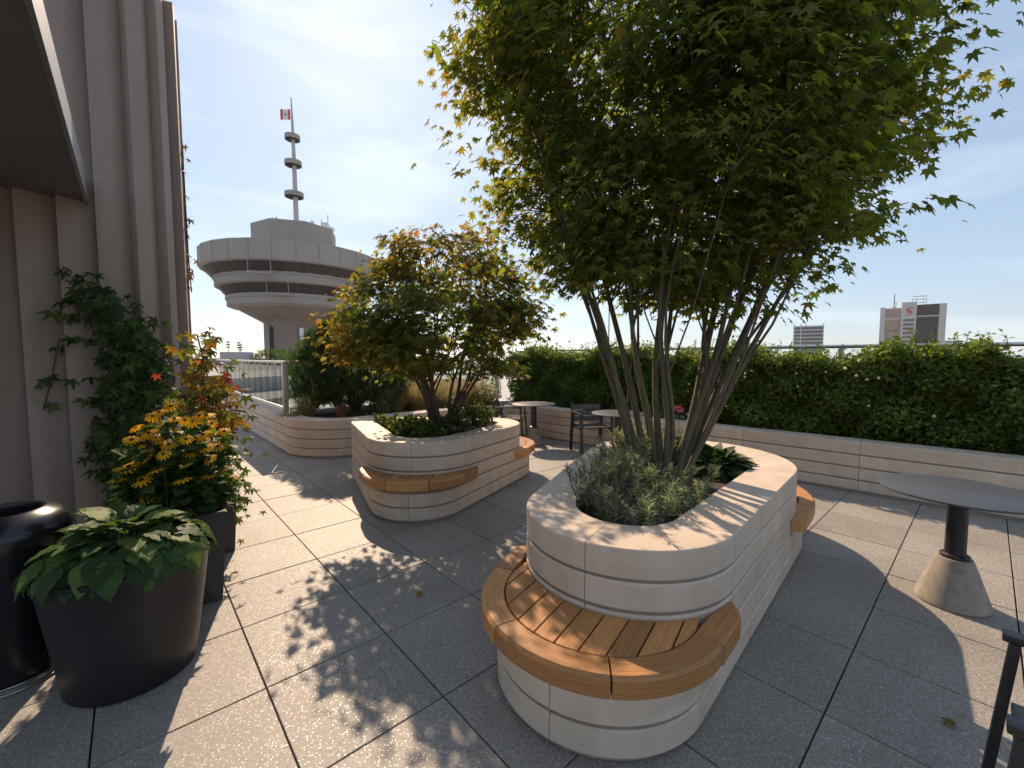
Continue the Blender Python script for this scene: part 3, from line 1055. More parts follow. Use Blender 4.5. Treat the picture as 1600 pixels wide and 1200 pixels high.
# white blossoms
g = np.random.default_rng(41); n = 60
fl = tmpl([(0, 0, .1)] + [(math.cos(k * PI / 4) * (1 if k % 2 else .55), math.sin(k * PI / 4) * (1 if k % 2 else .55), 0) for k in range(8)], [(0, 1 + k, 1 + (k + 1) % 8) for k in range(8)])
s = g.uniform(3.3, 10.4, n); z = g.uniform(.85, 1.6, n)
pos = np.stack([C2.x + WB.x * s + nb.x * .30, C2.y + WB.y * s + nb.y * .30, z], 1) + g.normal(0, .02, (n, 3))
nr = np.tile([-nb.x, -nb.y, .5], (n, 1)) + g.normal(0, .4, (n, 3))
cloud('blossoms', fl, pos - np.array(hb.location), frames(g.normal(size=(n, 3)), nr), g.uniform(.014, .024, n), np.tile([.78, .75, .66], (n, 1)), M['petal'], hb)

def grass_clump(name, label, loc, h, rad, n, cols, group=None, lean=.55, width=.0035, seed=0, plume=True):
    g = np.random.default_rng(seed)
    t = thing(name, label, 'grass', loc, 0, group)
    seg = 5; V = []; F = []; C = []
    for i in range(n):
        a = g.uniform(0, 2 * PI); r0 = rad * .35 * math.sqrt(g.random()); hh = h * g.uniform(.55, 1.05)
        le = abs(g.normal(0, lean)) * hh; b = a + g.normal(0, .6)
        c_ = np.array(cols[g.integers(len(cols))]) * g.uniform(.75, 1.25)
        o = len(V); pa = g.uniform(0, PI)
        for k in range(seg + 1):
            f = k / seg
            x = r0 * math.cos(a) + le * f ** 1.8 * math.cos(b); y = r0 * math.sin(a) + le * f ** 1.8 * math.sin(b)
            z = hh * (f - .25 * (le / hh) * f ** 2.5)
            w = width * (1 - f * .75) * (1.6 if plume and f > .65 and f < .95 else 1)
            V += [(x - w * math.cos(pa), y - w * math.sin(pa), z), (x + w * math.cos(pa), y + w * math.sin(pa), z)]
            C += [c_, c_]
        for k in range(seg):
            q = o + 2 * k; F += [(q, q + 1, q + 3), (q, q + 3, q + 2)]
    me = cloud_mesh(name, (np.array(V), np.array(F)), np.zeros((1, 3)), np.eye(3)[None], np.ones(1), np.ones((1, 3)), M['grass'])
    c4 = np.ones((len(V), 4)); c4[:, :3] = np.array(C)
    me.attributes['Col'].data.foreach_set('color', c4.reshape(-1).astype(np.float32))
    o = add('blades', me, t); o['kind'] = 'stuff'
    return t
TAN = [(.42, .31, .15), (.50, .38, .19), (.34, .27, .12), (.30, .28, .11)]
OLV = [(.17, .20, .07), (.26, .25, .10), (.36, .30, .14)]
GG = 'tan feather grasses in the bed'
for i, (x, y, h, r, col) in enumerate([(-2.02, 8.15, .62, .40, TAN), (-1.62, 8.45, .74, .46, TAN), (-1.18, 8.75, .78, .46, TAN), (-.80, 9.05, .76, .44, TAN), (-1.55, 8.95, .80, .5, TAN),
                                       (-.55, 9.30, .78, .45, TAN), (-2.0, 8.8, .75, .45, TAN), (-.35, 9.0, .6, .4, TAN)]):
    grass_clump('feather_grass', 'tan feather grass clump in the bed behind the smaller triangular planter', (x - .22, y - .05, .53), h * .95, r, 420, col, GG, .55, .0042, 60 + i)
grass_clump('feather_grass', 'sandy feather grass clump at the wall corner beside the glass railing post', (-3.62, 7.42, .53), .50, .36, 420, TAN + OLV, None, .6, .0036, 71)
grass_clump('feather_grass', 'small rusty brown grass tuft in front of the dark pine', (-2.95, 7.30, .53), .32, .2, 200, [(.34, .18, .09), (.40, .25, .12)], None, .35, .003, 72)
grass_clump('blue_grass', 'upright grey-green grass clump between the pine and the tan grasses', (-2.38, 7.72, .53), .62, .34, 320, [(.20, .23, .13), (.28, .28, .17), (.15, .19, .10)], None, .3, .0036, 73)
grass_clump('green_grass', 'low arching green grass spilling over the rounded wall corner', (-3.72, 7.12, .53), .22, .3, 220, [(.12, .19, .05), (.18, .24, .08)], None, 1.2, .004, 74)
grass_clump('ground_grass', 'low dark green tufts under the pine along the front coping', (-2.7, 7.35, .53), .16, .5, 300, [(.06, .10, .035), (.09, .12, .04)], None, .9, .004, 75)

def pine(name, label, loc, h, r, n, seed, group=None, col=((.022, .045, .015), (.032, .062, .020), (.045, .080, .025))):
    g = np.random.default_rng(seed)
    t = thing(name, label, 'shrub', loc, 0, group)
    m = n // 36
    u = g.random(m); th = g.uniform(0, 2 * PI, m)
    zz = .10 + .9 * u; rr = r * np.sqrt(np.clip(1 - ((zz - .42) / .60) ** 2, .03, 1)) * (1 - .5 * g.random(m) ** 2) * (1 + .13 * np.sin(5 * th + zz * 6) + .1 * np.sin(9 * th - zz * 11))
    c_ = np.stack([rr * np.cos(th), rr * np.sin(th), zz * h], 1)
    ax = unit(np.stack([np.cos(th) * .6, np.sin(th) * .6, np.full(m, 1.0)], 1) + g.normal(0, .3, (m, 3)))
    ci = np.repeat(np.arange(m), 36); k = len(ci)
    d = unit(ax[ci] * .45 + g.normal(0, .6, (k, 3)))
    pos = c_[ci] + ax[ci] * g.uniform(0, .10, (k, 1))
    cc = np.array(col)[g.choice(len(col), k)] * np.repeat(g.uniform(.6, 1.5, m), 36)[:, None]
    sz = np.stack([np.full(k, .066), g.uniform(.045, .075, k), np.full(k, .1)], 1)
    cloud('needles', NEEDLE, pos, frames(d, rdirs(k)), sz, cc, M['leaf'], t)
    b = MB()
    for i in range(7):
        a = i * 2 * PI / 7 + g.normal(0, .2); q = r * .55
        b.tube([(0.03 * math.cos(a), .03 * math.sin(a), -.03), (q * .4 * math.cos(a), q * .4 * math.sin(a), h * .3), (q * math.cos(a), q * math.sin(a), h * .72)], [.035, .025, .008], 6)
    b.build('trunk', M['darkbark'], t, fix=False, smooth=60)
    return t
pine('mountain_pine', 'dark bushy mountain pine growing in the bed by the glass railing', (-2.95, 8.0, .53), 1.78, .90, 130000, 21)
for i, (x, y, h, r) in enumerate([(-7.6, 13.6, 1.75, .95), (-6.1, 13.2, 2.05, 1.0), (-5.2, 12.6, 2.2, .95)]):
    pine('roof_pine', ('low rounded green pine beyond the glass railing, beside the walkway end', 'green pine beyond the glass railing, between its low neighbour and the tallest one', 'tallest green pine beyond the glass railing, right behind the dark mountain pine')[i], (x, y, 0), h, r, 30000, 31 + i, None, ((.05, .095, .03), (.07, .12, .035)))

# silvery shrub, leafy perennials
def sprig_bush(name, label, cat, loc, spots, h, n_leaf, L, cols, seed, lean=.35, T=NEEDLE, wscale=1.0, clamp=None):
    g = np.random.default_rng(seed)
    t = thing(name, label, cat, loc)
    pos, tip, col, st = [], [], [], []
    for (x, y, hh) in spots:
        d = unit(np.array([g.normal(0, lean), g.normal(0, lean), 1.0])); H = h * hh * g.uniform(.7, 1.15)
        a = np.array([x, y, 0.]); b = a + d * H
        st.append((tuple(a), tuple(b)))
        f = g.uniform(.12, 1.0, n_leaf) ** .8
        pos.append(a + d * (H * f)[:, None]); q = g.normal(0, 1, (n_leaf, 3)); q[:, 2] = np.abs(q[:, 2]) * .6 + .35
        tip.append(q); col.append(np.array(cols)[g.choice(len(cols), n_leaf)] * g.uniform(.7, 1.25) * g.uniform(.8, 1.2, (n_leaf, 1)))
    pos = np.concatenate(pos); tip = np.concatenate(tip); col = np.concatenate(col); k = len(pos)
    s = L * g.uniform(.6, 1.2, k); sz = np.stack([s * wscale, s, s], 1)
    cloud('foliage', T, pos, frames(tip, rdirs(k) + [0, 0, .5]), sz, col, M['leaf'], t)
    stems_mesh(t, st, .0028, M['darkbark'])
    return t

def spots_in(circs, d, n, seed, keep):
    g = np.random.default_rng(seed); out = []
    xs = [c_[0] for c_ in circs]; ys = [c_[1] for c_ in circs]; m = max(c_[2] for c_ in circs)
    while len(out) < n:
        x = g.uniform(min(xs) - m, max(xs) + m); y = g.uniform(min(ys) - m, max(ys) + m)
        if inside(circs, x, y, -d) and keep(x, y): out.append((x, y))
    return out
def along(x, y): return (Vector((x, y)) - AP).dot(BS)
def across(x, y): return (Vector((x, y)) - AP).dot(Vector((BS.y, -BS.x)))
sp = spots_in(BIG_UP, .31, 330, 5, lambda x, y: along(x, y) < 4.05 or (across(x, y) < -.1 and along(x, y) < 5.2))
lc = (.72, 2.72, .66)
sprig_bush('silver_shrub', 'silvery grey-green lavender-like shrub filling the front of the large limestone planter', 'shrub', lc,
           [(x - lc[0], y - lc[1], .9 + .35 * (across(x, y) < -.12)) for x, y in sp], .255, 58, .044,
           [(.24, .27, .23), (.19, .225, .18), (.30, .325, .28), (.15, .19, .13)], 6, .36, NEEDLE, 1.5)

def leafy(name, label, cat, loc, n, L, spread, h, cols, seed, w=.42, T=None, front=None, droopy=.4, mat='leaf'):
    g = np.random.default_rng(seed); t = thing(name, label, cat, loc)
    T = T or OVATE
    a = g.uniform(0, 2 * PI, n); f = np.sqrt(g.random(n))
    el = (1 - f) * 1.0 + g.normal(0, .12, n)
    d = np.stack([np.cos(a) * np.cos(el), np.sin(a) * np.cos(el), np.sin(el)], 1)
    pos = np.stack([np.cos(a) * f * spread, np.sin(a) * f * spread, h * (1 - f * .55) * g.uniform(.6, 1.05, n)], 1)
    tip = d.copy(); tip[:, 2] -= droopy * f
    nrm = np.tile([0, 0, 1.], (n, 1)) - np.stack([d[:, 0], d[:, 1], np.zeros(n)], 1) * -.35 + g.normal(0, .18, (n, 3))
    size = L * g.uniform(.7, 1.2, n)
    col = np.array(cols)[g.choice(len(cols), n)] * g.uniform(.75, 1.25, (n, 1))
    leaf_parts('leaf', T, pos, frames(tip, nrm), size, col, M[mat], t, 6)
    st = [((0.25 * p[0], .25 * p[1], -.02), tuple(p + .04 * q)) for p, q in zip(pos, tip)]
    stems_mesh(t, st, .004, M['leafstem'])
    return t
M['leafstem'] = plain('leaf_stem', (.07, .10, .03), .6)
leafy('hellebore', 'dark green glossy leafy perennial at the broad end of the large planter', 'plant', (1.66, 3.42, .66), 170, .115, .25, .15,
      [(.018, .045, .016), (.028, .060, .020), (.040, .075, .022)], 77, droopy=.25)
leafy('young_hydrangea', 'bright green broad-leaved plant behind the big maple stems', 'plant', (1.52, 3.72, .66), 34, .17, .15, .30,
      [(.075, .12, .030), (.10, .16, .035)], 78)

# underplanting in the small planter
sp = spots_in(SM_UP, .33, 230, 8, lambda x, y: True)
uc = (-.95, 5.2, .66)
sprig_bush('mixed_underplanting', 'mixed low green perennials around the stems of the orange-tipped maple', 'plant', uc,
           [(x - uc[0], y - uc[1], .75 + .9 * (x > -.7)) for x, y in sp], .21, 26, .055, [(.06, .10, .025), (.09, .13, .035), (.05, .08, .025), (.13, .14, .05)], 9, .45, SMALL, 1.0)

# cone flowers (pink) and dark seed heads
def coneflower(parent_loc, items, petal, centre, name, label, group=None, rad=.045, leafn=14, seed=1):
    """one plant with stems, leaves and single flowers (each flower a part with its centre)"""
    g = np.random.default_rng(seed); t = thing(name, label, 'flower', parent_loc, 0, group)
    pv = []; pf = []
    for k in range(12):
        a = 2 * PI * k / 12; o = len(pv)
        for f_, w in ((.18, .05), (.55, .13), (.88, .11), (1.0, .03)):
            z = .05 - .22 * f_ * f_
            for s_ in (-1, 1):
                pv.append((f_ * math.cos(a) - s_ * w * math.sin(a), f_ * math.sin(a) + s_ * w * math.cos(a), z))
        for j in range(3):
            q = o + 2 * j; pf += [(q, q + 1, q + 3), (q, q + 3, q + 2)]
    T = (np.array(pv), np.array(pf))
    mes = [cloud_mesh('flower', T, np.zeros((1, 3)), np.eye(3)[None], np.ones(1) * rad, np.array([petal]) * v_, M['petal']) for v_ in (.8, 1.0, 1.15)]
    cb = MB(); cb.lathe([(.20, .0), (.24, .08), (.19, .20), (.08, .28), (0, .29)], 8)
    cme = mesh_from('flower_centre', [(x * rad, y * rad, z * rad) for x, y, z in cb.v], cb.f, plain('centre_' + name, centre, .9), None, 60)
    st = []; LP = []; LT = []
    for (x, y, z) in items:
        o = bpy.data.objects.new('flower', mes[g.integers(3)]); COL.objects.link(o); o.parent = t
        o.location = (x, y, z); o.rotation_mode = 'ZYX'; o.rotation_euler = (g.normal(0, .3) + .5, g.normal(0, .3), g.uniform(0, 6)); o.scale = (1, 1, 1)
        s_ = g.uniform(.8, 1.2); o.scale = (s_, s_, s_)
        c_ = bpy.data.objects.new('flower_centre', cme); COL.objects.link(c_); c_.parent = o
        b = (x * .7 + g.normal(0, .02), y * .7 + g.normal(0, .02), 0)
        st.append((b, (x, y, z)))
        for k in range(leafn):
            f_ = g.random() ** 1.0 * .92; LP.append(np.array(b) * (1 - f_) + np.array([x, y, z]) * f_ + g.normal(0, .012, 3)); q = g.normal(0, 1, 3); q[2] = g.uniform(-.3, .6); LT.append(q)
    stems_mesh(t, st, .0035, M['leafstem'])
    LP = np.array(LP); LT = np.array(LT); k = len(LP)
    cloud('foliage', OVATE, LP, frames(LT, np.tile([0, 0, 1.], (k, 1)) + g.normal(0, .4, (k, 3))), rad * 1.9 * g.uniform(.5, 1.2, k),
          np.array([[.06, .11, .03]]) * g.uniform(.5, 1.4, (k, 1)), M['leaf'], t)
    return t
PINK = (.52, .13, .20)
g = np.random.default_rng(50)
coneflower((-.45, 8.75, .53), [(g.normal(0, .28), g.normal(0, .16), g.uniform(.5, .85)) for _ in range(14)], PINK, (.10, .035, .02), 'pink_coneflower', 'pink coneflowers by the inner wall corner left of the evergreen hedge', None, .045, 18, 51)
coneflower((.35, 8.86, .53), [(g.normal(0, .2), g.normal(0, .06), g.uniform(.35, .9)) for _ in range(6)], PINK, (.10, .035, .02), 'pink_coneflower', 'few pink coneflowers against the evergreen hedge behind the far chair', None, .045, 16, 52)
coneflower((1.62, 3.85, .66), [(0.02, 0.05, .40), (-.09, .02, .46), (.05, .0, .36)], (.56, .10, .24), (.10, .035, .02), 'pink_coneflower', 'bright pink coneflowers behind the big maple stems', None, .04, 8, 53)
coneflower((-.62, 4.95, .66), [(g.normal(0, .16), g.normal(0, .2), g.uniform(.12, .34)) for _ in range(10)], (.30, .15, .14), (.035, .02, .015), 'faded_coneflower', 'faded brown-pink coneflowers at the rim of the smaller triangular planter', None, .03, 10, 54)
coneflower((5.75, 3.60, .53), [(g.normal(0, .12), g.normal(0, .12), g.uniform(.12, .25)) for _ in range(6)], PINK, (.10, .035, .02), 'pink_coneflower', 'low pink coneflowers peeping over the wall below the white-dotted hedge', None, .04, 8, 55)
g = np.random.default_rng(56)
sprig_bush('purple_salvia', 'thin purple-grey flower spikes leaning over the wall behind the second chair', 'plant', (1.75, 7.62, .53),
           [(WB.x * q + nb.x * w_, WB.y * q + nb.y * w_, 1) for q, w_ in zip(g.uniform(-.5, .5, 26), g.uniform(-.05, .12, 26))], .34, 22, .02, [(.10, .08, .11), (.09, .11, .05), (.14, .10, .14)], 57, .4, SMALL)

# ------------------------------------------------------------------ ribbed building wall and canopy
WS = Vector((-4.07, 4.28)); WR = 0.60
wall_t = thing('ribbed_wall', 'tall taupe ribbed concrete wall with a rounded corner, shaded, carrying climbing vines', 'building', (WS.x, WS.y, 0))
ang0 = math.atan2(-E1.y, -E1.x)            # normal of the straight part
def wall_pt(s, d):
    """s runs along the wall (negative on the straight part), d outwards"""
    if s <= 0:
        p = WS + (-E1) * (WR + d) + E2 * s
        return p
    a = ang0 + s / WR
    if a > ang0 + PI / 2:
        ex = s - WR * PI / 2
        n_ = E2; p = WS + E2 * (WR + d) + E1 * ex
        return p
    return WS + Vector((math.cos(a), math.sin(a))) * (WR + d)
def rib(s0, s1, h, name, prof):
    n = len(prof); V = []; F = []
    P = [wall_pt(s0 + (s1 - s0) * f, d) for f, d in prof]
    B = [wall_pt(s0, -.12), wall_pt(s1, -.12)]
    poly = P + [B[1], B[0]]
    m = len(poly)
    zt = [h] * m
    V = [(p.x - WS.x, p.y - WS.y, 0) for p in poly] + [(p.x - WS.x, p.y - WS.y, h) for p in poly]
    F = [tuple(range(m))[::-1], tuple(m + k for k in range(m))]
    for k in range(m): F.append((k, (k + 1) % m, m + (k + 1) % m, m + k))
    return add(name, mesh_from(name, V, F, M['precast'], None, 28), wall_t)
pit = .235
saw = [(0.0, .0), (.02, .095), (.30, .085), (.52, .064), (.70, .040), (.86, .018), (.998, .0)]
for k in range(-14, 14):
    s0 = k * pit
    h = 6.4 if k < 3 else 5.15
    rib(s0, s0 + pit, h, 'wall_rib', saw)
cpy = thing('canopy', 'dark flat metal canopy soffit with a pale edge meeting the ribbed wall', 'canopy', (WS.x, WS.y, 2.93))
def canopy_poly(a0, a1, b0, b1, z0, z1, name, mat):
    """a across along E2 from the wall start, b towards the camera along -E1"""
    o = WS - E1 * (WR - .05)
    pts = [o + E2 * a - E1 * b for a, b in ((a0, b0), (a1, b0), (a1, b1), (a0, b1))]
    V = [(p.x - WS.x, p.y - WS.y, z) for z in (z0, z1) for p in pts]
    return add(name, mesh_from(name, V, [(0, 1, 2, 3), (7, 6, 5, 4), (0, 4, 5, 1), (1, 5, 6, 2), (2, 6, 7, 3), (3, 7, 4, 0)], mat), cpy)
canopy_poly(-0.50, -0.06, 0.0, 5.5, 0, .16, 'soffit_panel', M['soffit'])
canopy_poly(-1.00, -0.51, 0.0, 5.5, 0.01, .16, 'soffit_panel', M['soffit'])
canopy_poly(-1.55, -1.01, 0.0, 5.5, 0.0, .16, 'soffit_panel', M['soffit'])
canopy_poly(-2.60, -1.56, 0.0, 5.5, 0.01, .16, 'soffit_panel', M['soffit'])
canopy_poly(-0.058, -0.036, -.02, 5.5, -0.02, .19, 'edge_trim', M['fascia'])

# ------------------------------------------------------------------ pots on the left
def lathe_pot(name, label, loc, prof, mat, soil_z=None, soil_r=None, n=48):
    t = thing(name, label, 'pot', loc)
    b = MB(); b.lathe(prof, n); b.build('pot_body', mat, t, smooth=40)
    if soil_z is not None:
        d = MB(); d.lathe([(soil_r, soil_z - .02), (soil_r, soil_z), (0, soil_z + .02)], 24); d.build('soil', M['soil'], t, smooth=60)
    return t
PT = (-1.93, 2.08)
lathe_pot('round_pot', 'large round tapered black planter pot overflowing with big green leaves', (PT[0], PT[1], 0),
          [(.245, 0), (.258, .012), (.28, .18), (.31, .40), (.332, .575), (.34, .588), (.342, .608), (.332, .614), (.308, .608), (.30, .56), (0, .55)], M['blackpot'], .57, .297)
UR = (-2.50, 2.04)
ut = lathe_pot('black_urn', 'tall glossy black glazed urn with a steel ring at its foot', (UR[0], UR[1], 0),
          [(.17, .03), (.175, .05), (.185, .25), (.21, .5), (.238, .68), (.245, .74), (.232, .785), (.195, .82), (.16, .834), (.15, .842), (.135, .84), (.13, .81), (.14, .6), (0, .5)], M['urn'])
b = MB()
for z, r in ((.010, .195), (.034, .184)):
    b.tube([(r * math.cos(k * PI / 18), r * math.sin(k * PI / 18), z) for k in range(37)], .004, 8)
b.lathe([(.185, 0), (.19, .028), (0, .03)], 36)
b.build('foot_ring', M['steel'], ut, smooth=50)

def box_pot(name, label, loc, rz, w0, w1, h, mat):
    t = thing(name, label, 'pot', loc, rz)
    def ring(w, z): return [(-w / 2, -w / 2, z), (w / 2, -w / 2, z), (w / 2, w / 2, z), (-w / 2, w / 2, z)]
    V = ring(w0, 0) + ring(w1, h) + ring(w1 - .05, h) + ring(w1 - .07, h - .08)
    F = [(3, 2, 1, 0)]
    for k in range(3):
        for j in range(4): F.append((4 * k + j, 4 * k + (j + 1) % 4, 4 * k + 4 + (j + 1) % 4, 4 * k + 4 + j))
    me = mesh_from('pot_body', V, F, mat)
    bm = bmesh.new(); bm.from_mesh(me); bmesh.ops.bevel(bm, geom=bm.edges[:], offset=.006, segments=2, affect='EDGES'); bm.to_mesh(me); bm.free()
    add('pot_body', me, t)
    s = MB(); s.box((0, 0, h - .09), (w1 - .065, w1 - .065, .02)); s.build('soil', M['soil'], t)
    return t
BA = (-2.21, 2.74); BB = (-2.60, 3.42)
box_pot('square_pot', 'square tapered charcoal pot with yellow coneflowers, standing behind the round pot', (BA[0], BA[1], 0), R(38), .44, .52, .60, M['greypot'])
box_pot('square_pot', 'square charcoal pot with trailing vine and red creeper beyond the yellow coneflowers', (BB[0], BB[1], 0), R(42), .46, .52, .60, M['greypot'])

leafy('foxglove_plant', 'rosette of large veined drooping green leaves filling the round black pot', 'plant', (PT[0], PT[1], .600), 210, .140, .300, .19,
      [(.060, .115, .040), (.080, .145, .045), (.045, .090, .034), (.12, .18, .045)], 91, T=broad_leaf(), droopy=.75)
g = np.random.default_rng(92)
YEL = (.80, .40, .012)
items = []
for _ in range(64):
    a_, f_ = g.uniform(0, 2 * PI), g.random()
    r_ = .08 + .22 * math.sqrt(g.random())
    items.append((r_ * math.cos(a_) + .02, r_ * math.sin(a_), .70 - 2.6 * max(0, r_ - .14) * g.uniform(.3, 1.2) + g.normal(0, .04)))
coneflower((BA[0], BA[1], .51), items, YEL, (.022, .012, .008), 'yellow_coneflower', 'bush of yellow coneflowers with dark centres in the square pot', None, .047, 40, 93)

def vine(name, label, pts, n, size, cols, seed, base, spread=(.08, .08, .08), out=(0.5, -0.7, 0.2), T=CREEP, maxparts=300, wts=None):
    g = np.random.default_rng(seed); t = thing(name, label, 'vine', base)
    pts = np.array(pts, float); seg = g.integers(0, len(pts) - 1, n) if wts is None else g.choice(len(pts) - 1, n, p=wts)
    f = g.random((n, 1)); pos = pts[seg] * (1 - f) + pts[seg + 1] * f + g.normal(0, 1, (n, 3)) * spread
    o = unit(np.tile(out, (n, 1)) + g.normal(0, .5, (n, 3)))
    tip = np.tile([0, 0, -1.], (n, 1)) + o * .7 + g.normal(0, .5, (n, 3)); nrm = o + np.array([0, 0, .55])
    col = np.array(cols)[g.choice(len(cols), n)] * g.uniform(.7, 1.3, (n, 1)); sz = size * g.uniform(.55, 1.2, n)
    fr = frames(tip, nrm); pos = pos - np.array(base)
    k = min(maxparts, n)
    leaf_parts('leaf', T, pos[:k], fr[:k], sz[:k], col[:k], M['leaf'], t, 8)
    if n > k: cloud('foliage', T, pos[k:], fr[k:], sz[k:], col[k:], M['leaf'], t)
    b = MB(); b.tube([tuple(p - np.array(base)) for p in pts], .006, 5); o_ = b.build('stem', M['darkbark'], t, fix=False, smooth=60)
    return t
def wz(s, z, d=.16):
    p = wall_pt(s, d); return (p.x, p.y, z)
GRN = [(.035, .075, .022), (.055, .10, .028), (.028, .058, .02), (.085, .13, .03)]
vine('creeper_vine', 'thick green creeper climbing the ribbed wall behind the urn', [wz(.10, .55, .3), wz(.12, .9, .25), wz(.14, 1.2), wz(.16, 1.5), wz(.12, 1.75), wz(.02, 2.0), wz(-.12, 2.12)], 900, .090, GRN, 101, (-3.62, 3.86, .02), (.13, .10, .13), (.67, -.75, .1), wts=[.22, .22, .22, .18, .10, .06])
vine('creeper_vine', 'thin stray creeper shoot on the shaded ribbed wall', [wz(-.38, 1.15, .1), wz(-.32, 1.4, .1), wz(-.26, 1.75, .1)], 14, .085, GRN, 102, (-3.95, 3.55, .02), (.05, .05, .06), (.67, -.75, .1))
vine('trailing_vine', 'light green trailing leaves hanging over the rim of the square pot beyond the coneflowers', [(BB[0] - .2, BB[1] + .1, 1.25), (BB[0] - .05, BB[1], 1.05), (BB[0] + .1, BB[1] - .02, .85), (BB[0] + .28, BB[1], .62), (BB[0] + .34, BB[1] - .02, .35)], 260, .055, [(.10, .15, .03), (.06, .10, .025), (.15, .17, .035)], 103, (BB[0], BB[1], .52), (.10, .09, .09), (.6, -.7, .3))
RED = [(.10, .13, .03), (.22, .20, .035), (.32, .13, .03), (.30, .045, .03), (.16, .17, .035), (.08, .11, .03)]
vine('red_creeper_vine', 'bushy creeper turning red and orange above the square pot by the wall edge', [(-2.56, 3.48, .58), (-2.50, 3.50, .95), (-2.50, 3.54, 1.25), (-2.58, 3.58, 1.5), (-2.68, 3.64, 1.78)], 460, .075, RED, 104, (BB[0], BB[1] + .08, .52), (.105, .10, .10), (.6, -.7, .3), wts=[.30, .33, .27, .10])
vine('creeper_vine', 'few dark creeper leaves high on the outer edge of the ribbed wall', [(-3.50, 4.70, 2.3), (-3.53, 4.72, 2.7), (-3.55, 4.74, 3.35), (-3.56, 4.75, 3.9)], 34, .07, [(.06, .08, .03), (.12, .07, .04)], 105, (-3.46, 4.72, .02), (.03, .04, .1), (.7, .2, .2))

# ------------------------------------------------------------------ tables and chairs
def table(label, loc):
    t = thing('cafe_table', label, 'table', loc, 0, 'round cafe tables')
    b = MB(); b.lathe([(.175, 0), (.182, .012), (.178, .03), (.092, .285), (.085, .30), (0, .302)], 40); b.build('concrete_base', M['concrete'], t, smooth=35)
    b = MB(); b.lathe([(.066, .298), (.072, .30), (.072, .318), (.062, .325), (.052, .327), (.050, .71), (.11, .716), (.11, .724), (0, .725)], 32); b.build('column', M['blackmetal'], t, smooth=35)
    b = MB(); b.lathe([(.385, .724), (.398, .727), (.40, .733), (.398, .738), (.394, .740), (0, .740)], 72); b.build('table_top', M['tabletop'], t, smooth=35)
    return t
table('round slate-topped cafe table on a concrete cone by the broad bench of the large planter', (2.87, 2.68, 0))
table('round cafe table in front of the evergreen hedge, a chair at its side', (.40, 7.75, 0))
table('round cafe table half hidden behind the big maple stems and the second chair', (1.62, 6.45, 0))

def chair(label, loc, rz):
    """armchair facing local +y"""
    t = thing('armchair', label, 'chair', loc, rz, 'black metal armchairs')
    w, d = .52, .50
    for sx in (-1, 1):
        x = sx * w / 2
        b = MB(); b.bar((x, d / 2 - .02, .655), (x, d / 2 + .035, 0), .026, .05); b.build('leg', M['blackmetal'], t, bevel=.004)
        b = MB(); b.bar((x, -d / 2 + .05, .655), (x, -d / 2 - .05, 0), .026, .05); b.build('leg', M['blackmetal'], t, bevel=.004)
        b = MB(); b.box((x, 0.0, .668), (.05, d + .02, .024)); b.build('armrest', M['blackmetal'], t, bevel=.005)
        b = MB(); b.bar((x * .93, -d / 2 + .06, .43), (x * .93, -d / 2 - .07, .80), .03, .03); b.build('back_post', M['blackmetal'], t, bevel=.004)
        b = MB(); b.box((x * .96, 0, .425), (.02, d - .06, .035)); b.build('seat_rail', M['blackmetal'], t, bevel=.003)
    for k in range(5):
        b = MB(); b.box((0, -d / 2 + .07 + k * .092, .45), (w - .035, .086, .018)); b.build('seat_slat', M['chairslat'], t, bevel=.004)
    for k in range(3):
        z = .545 + k * .095; y = -d / 2 + .06 - .13 * (z - .43) / .37
        b = MB(); b.box((0, y + .016, z), (w - .05, .016, .085), 0, Matrix.Rotation(.33, 3, 'X')); b.build('back_slat', M['chairslat'], t, bevel=.004)
    return t
chair('black slatted metal armchair standing near the concrete-footed table, seat in shade', (1.62, 1.00, 0), R(41.8))
chair('black metal armchair drawn up to the round table before the evergreen hedge', (-.03, 7.98, 0), R(-100))
chair('black metal armchair beside the large planter rim behind the silvery shrub', (1.32, 7.02, 0), R(-170))

# ------------------------------------------------------------------ glass railings
def railing(name, label, p0, p1, zb, zt, npan, posts, cap=.05, group=None):
    p0, p1 = Vector(p0), Vector(p1); d = p1 - p0; L = d.length; d.normalize()
    a = math.atan2(d.y, d.x)
    t = thing(name, label, 'railing', (p0.x, p0.y, zb), a, group)
    H = zt - zb
    b = MB(); b.box((L / 2, 0, H - .02), (L, .065, .04)); b.build('handrail', M['rail'], t, bevel=.006)
    b = MB(); b.box((L / 2, 0, .05), (L, .05, .10)); b.build('base_shoe', M['rail'], t, bevel=.004)
    pw_ = L / npan
    for k in range(npan):
        g_ = MB(); g_.box((pw_ * (k + .5), 0, .10 + (H - .18) / 2), (pw_ - .018, .012, H - .20)); g_.build('glass_pane', M['glass'], t)
        if k:
            c2 = MB(); c2.box((pw_ * k, .0, H - .07), (.05, .03, .07)); c2.build('clamp', M['rail'], t)
    for s_ in posts:
        b = MB(); b.box((s_, 0, H / 2 - .02), (.06, .09, H - .042)); b.build('post', M['rail'], t, bevel=.005)
    return t
RP = C1 - WL * 1.62 + nl * .17
railing('glass_railing', 'clear glass railing with pale metal handrail on the wall beside the walkway', RP, RP - WL * 7.6, .595, 1.52, 13, [0.0])
railing('glass_railing', 'short glass railing behind the dark pine running off from the corner post', RP + WF * .06, RP + WF * 5.1, .53, 1.52, 5, [2.5, 4.9])
hr = thing('steel_handrail', 'round steel handrail with glass showing above the white-dotted hedge', 'railing', (C2.x + nb.x * 1.32, C2.y + nb.y * 1.32, .53))
b = MB(); b.tube([(WB.x * s_, WB.y * s_, 1.21 ) for s_ in (-1, 3, 7, 11)], .026, 12); b.build('handrail', M['steel'], hr, smooth=60)
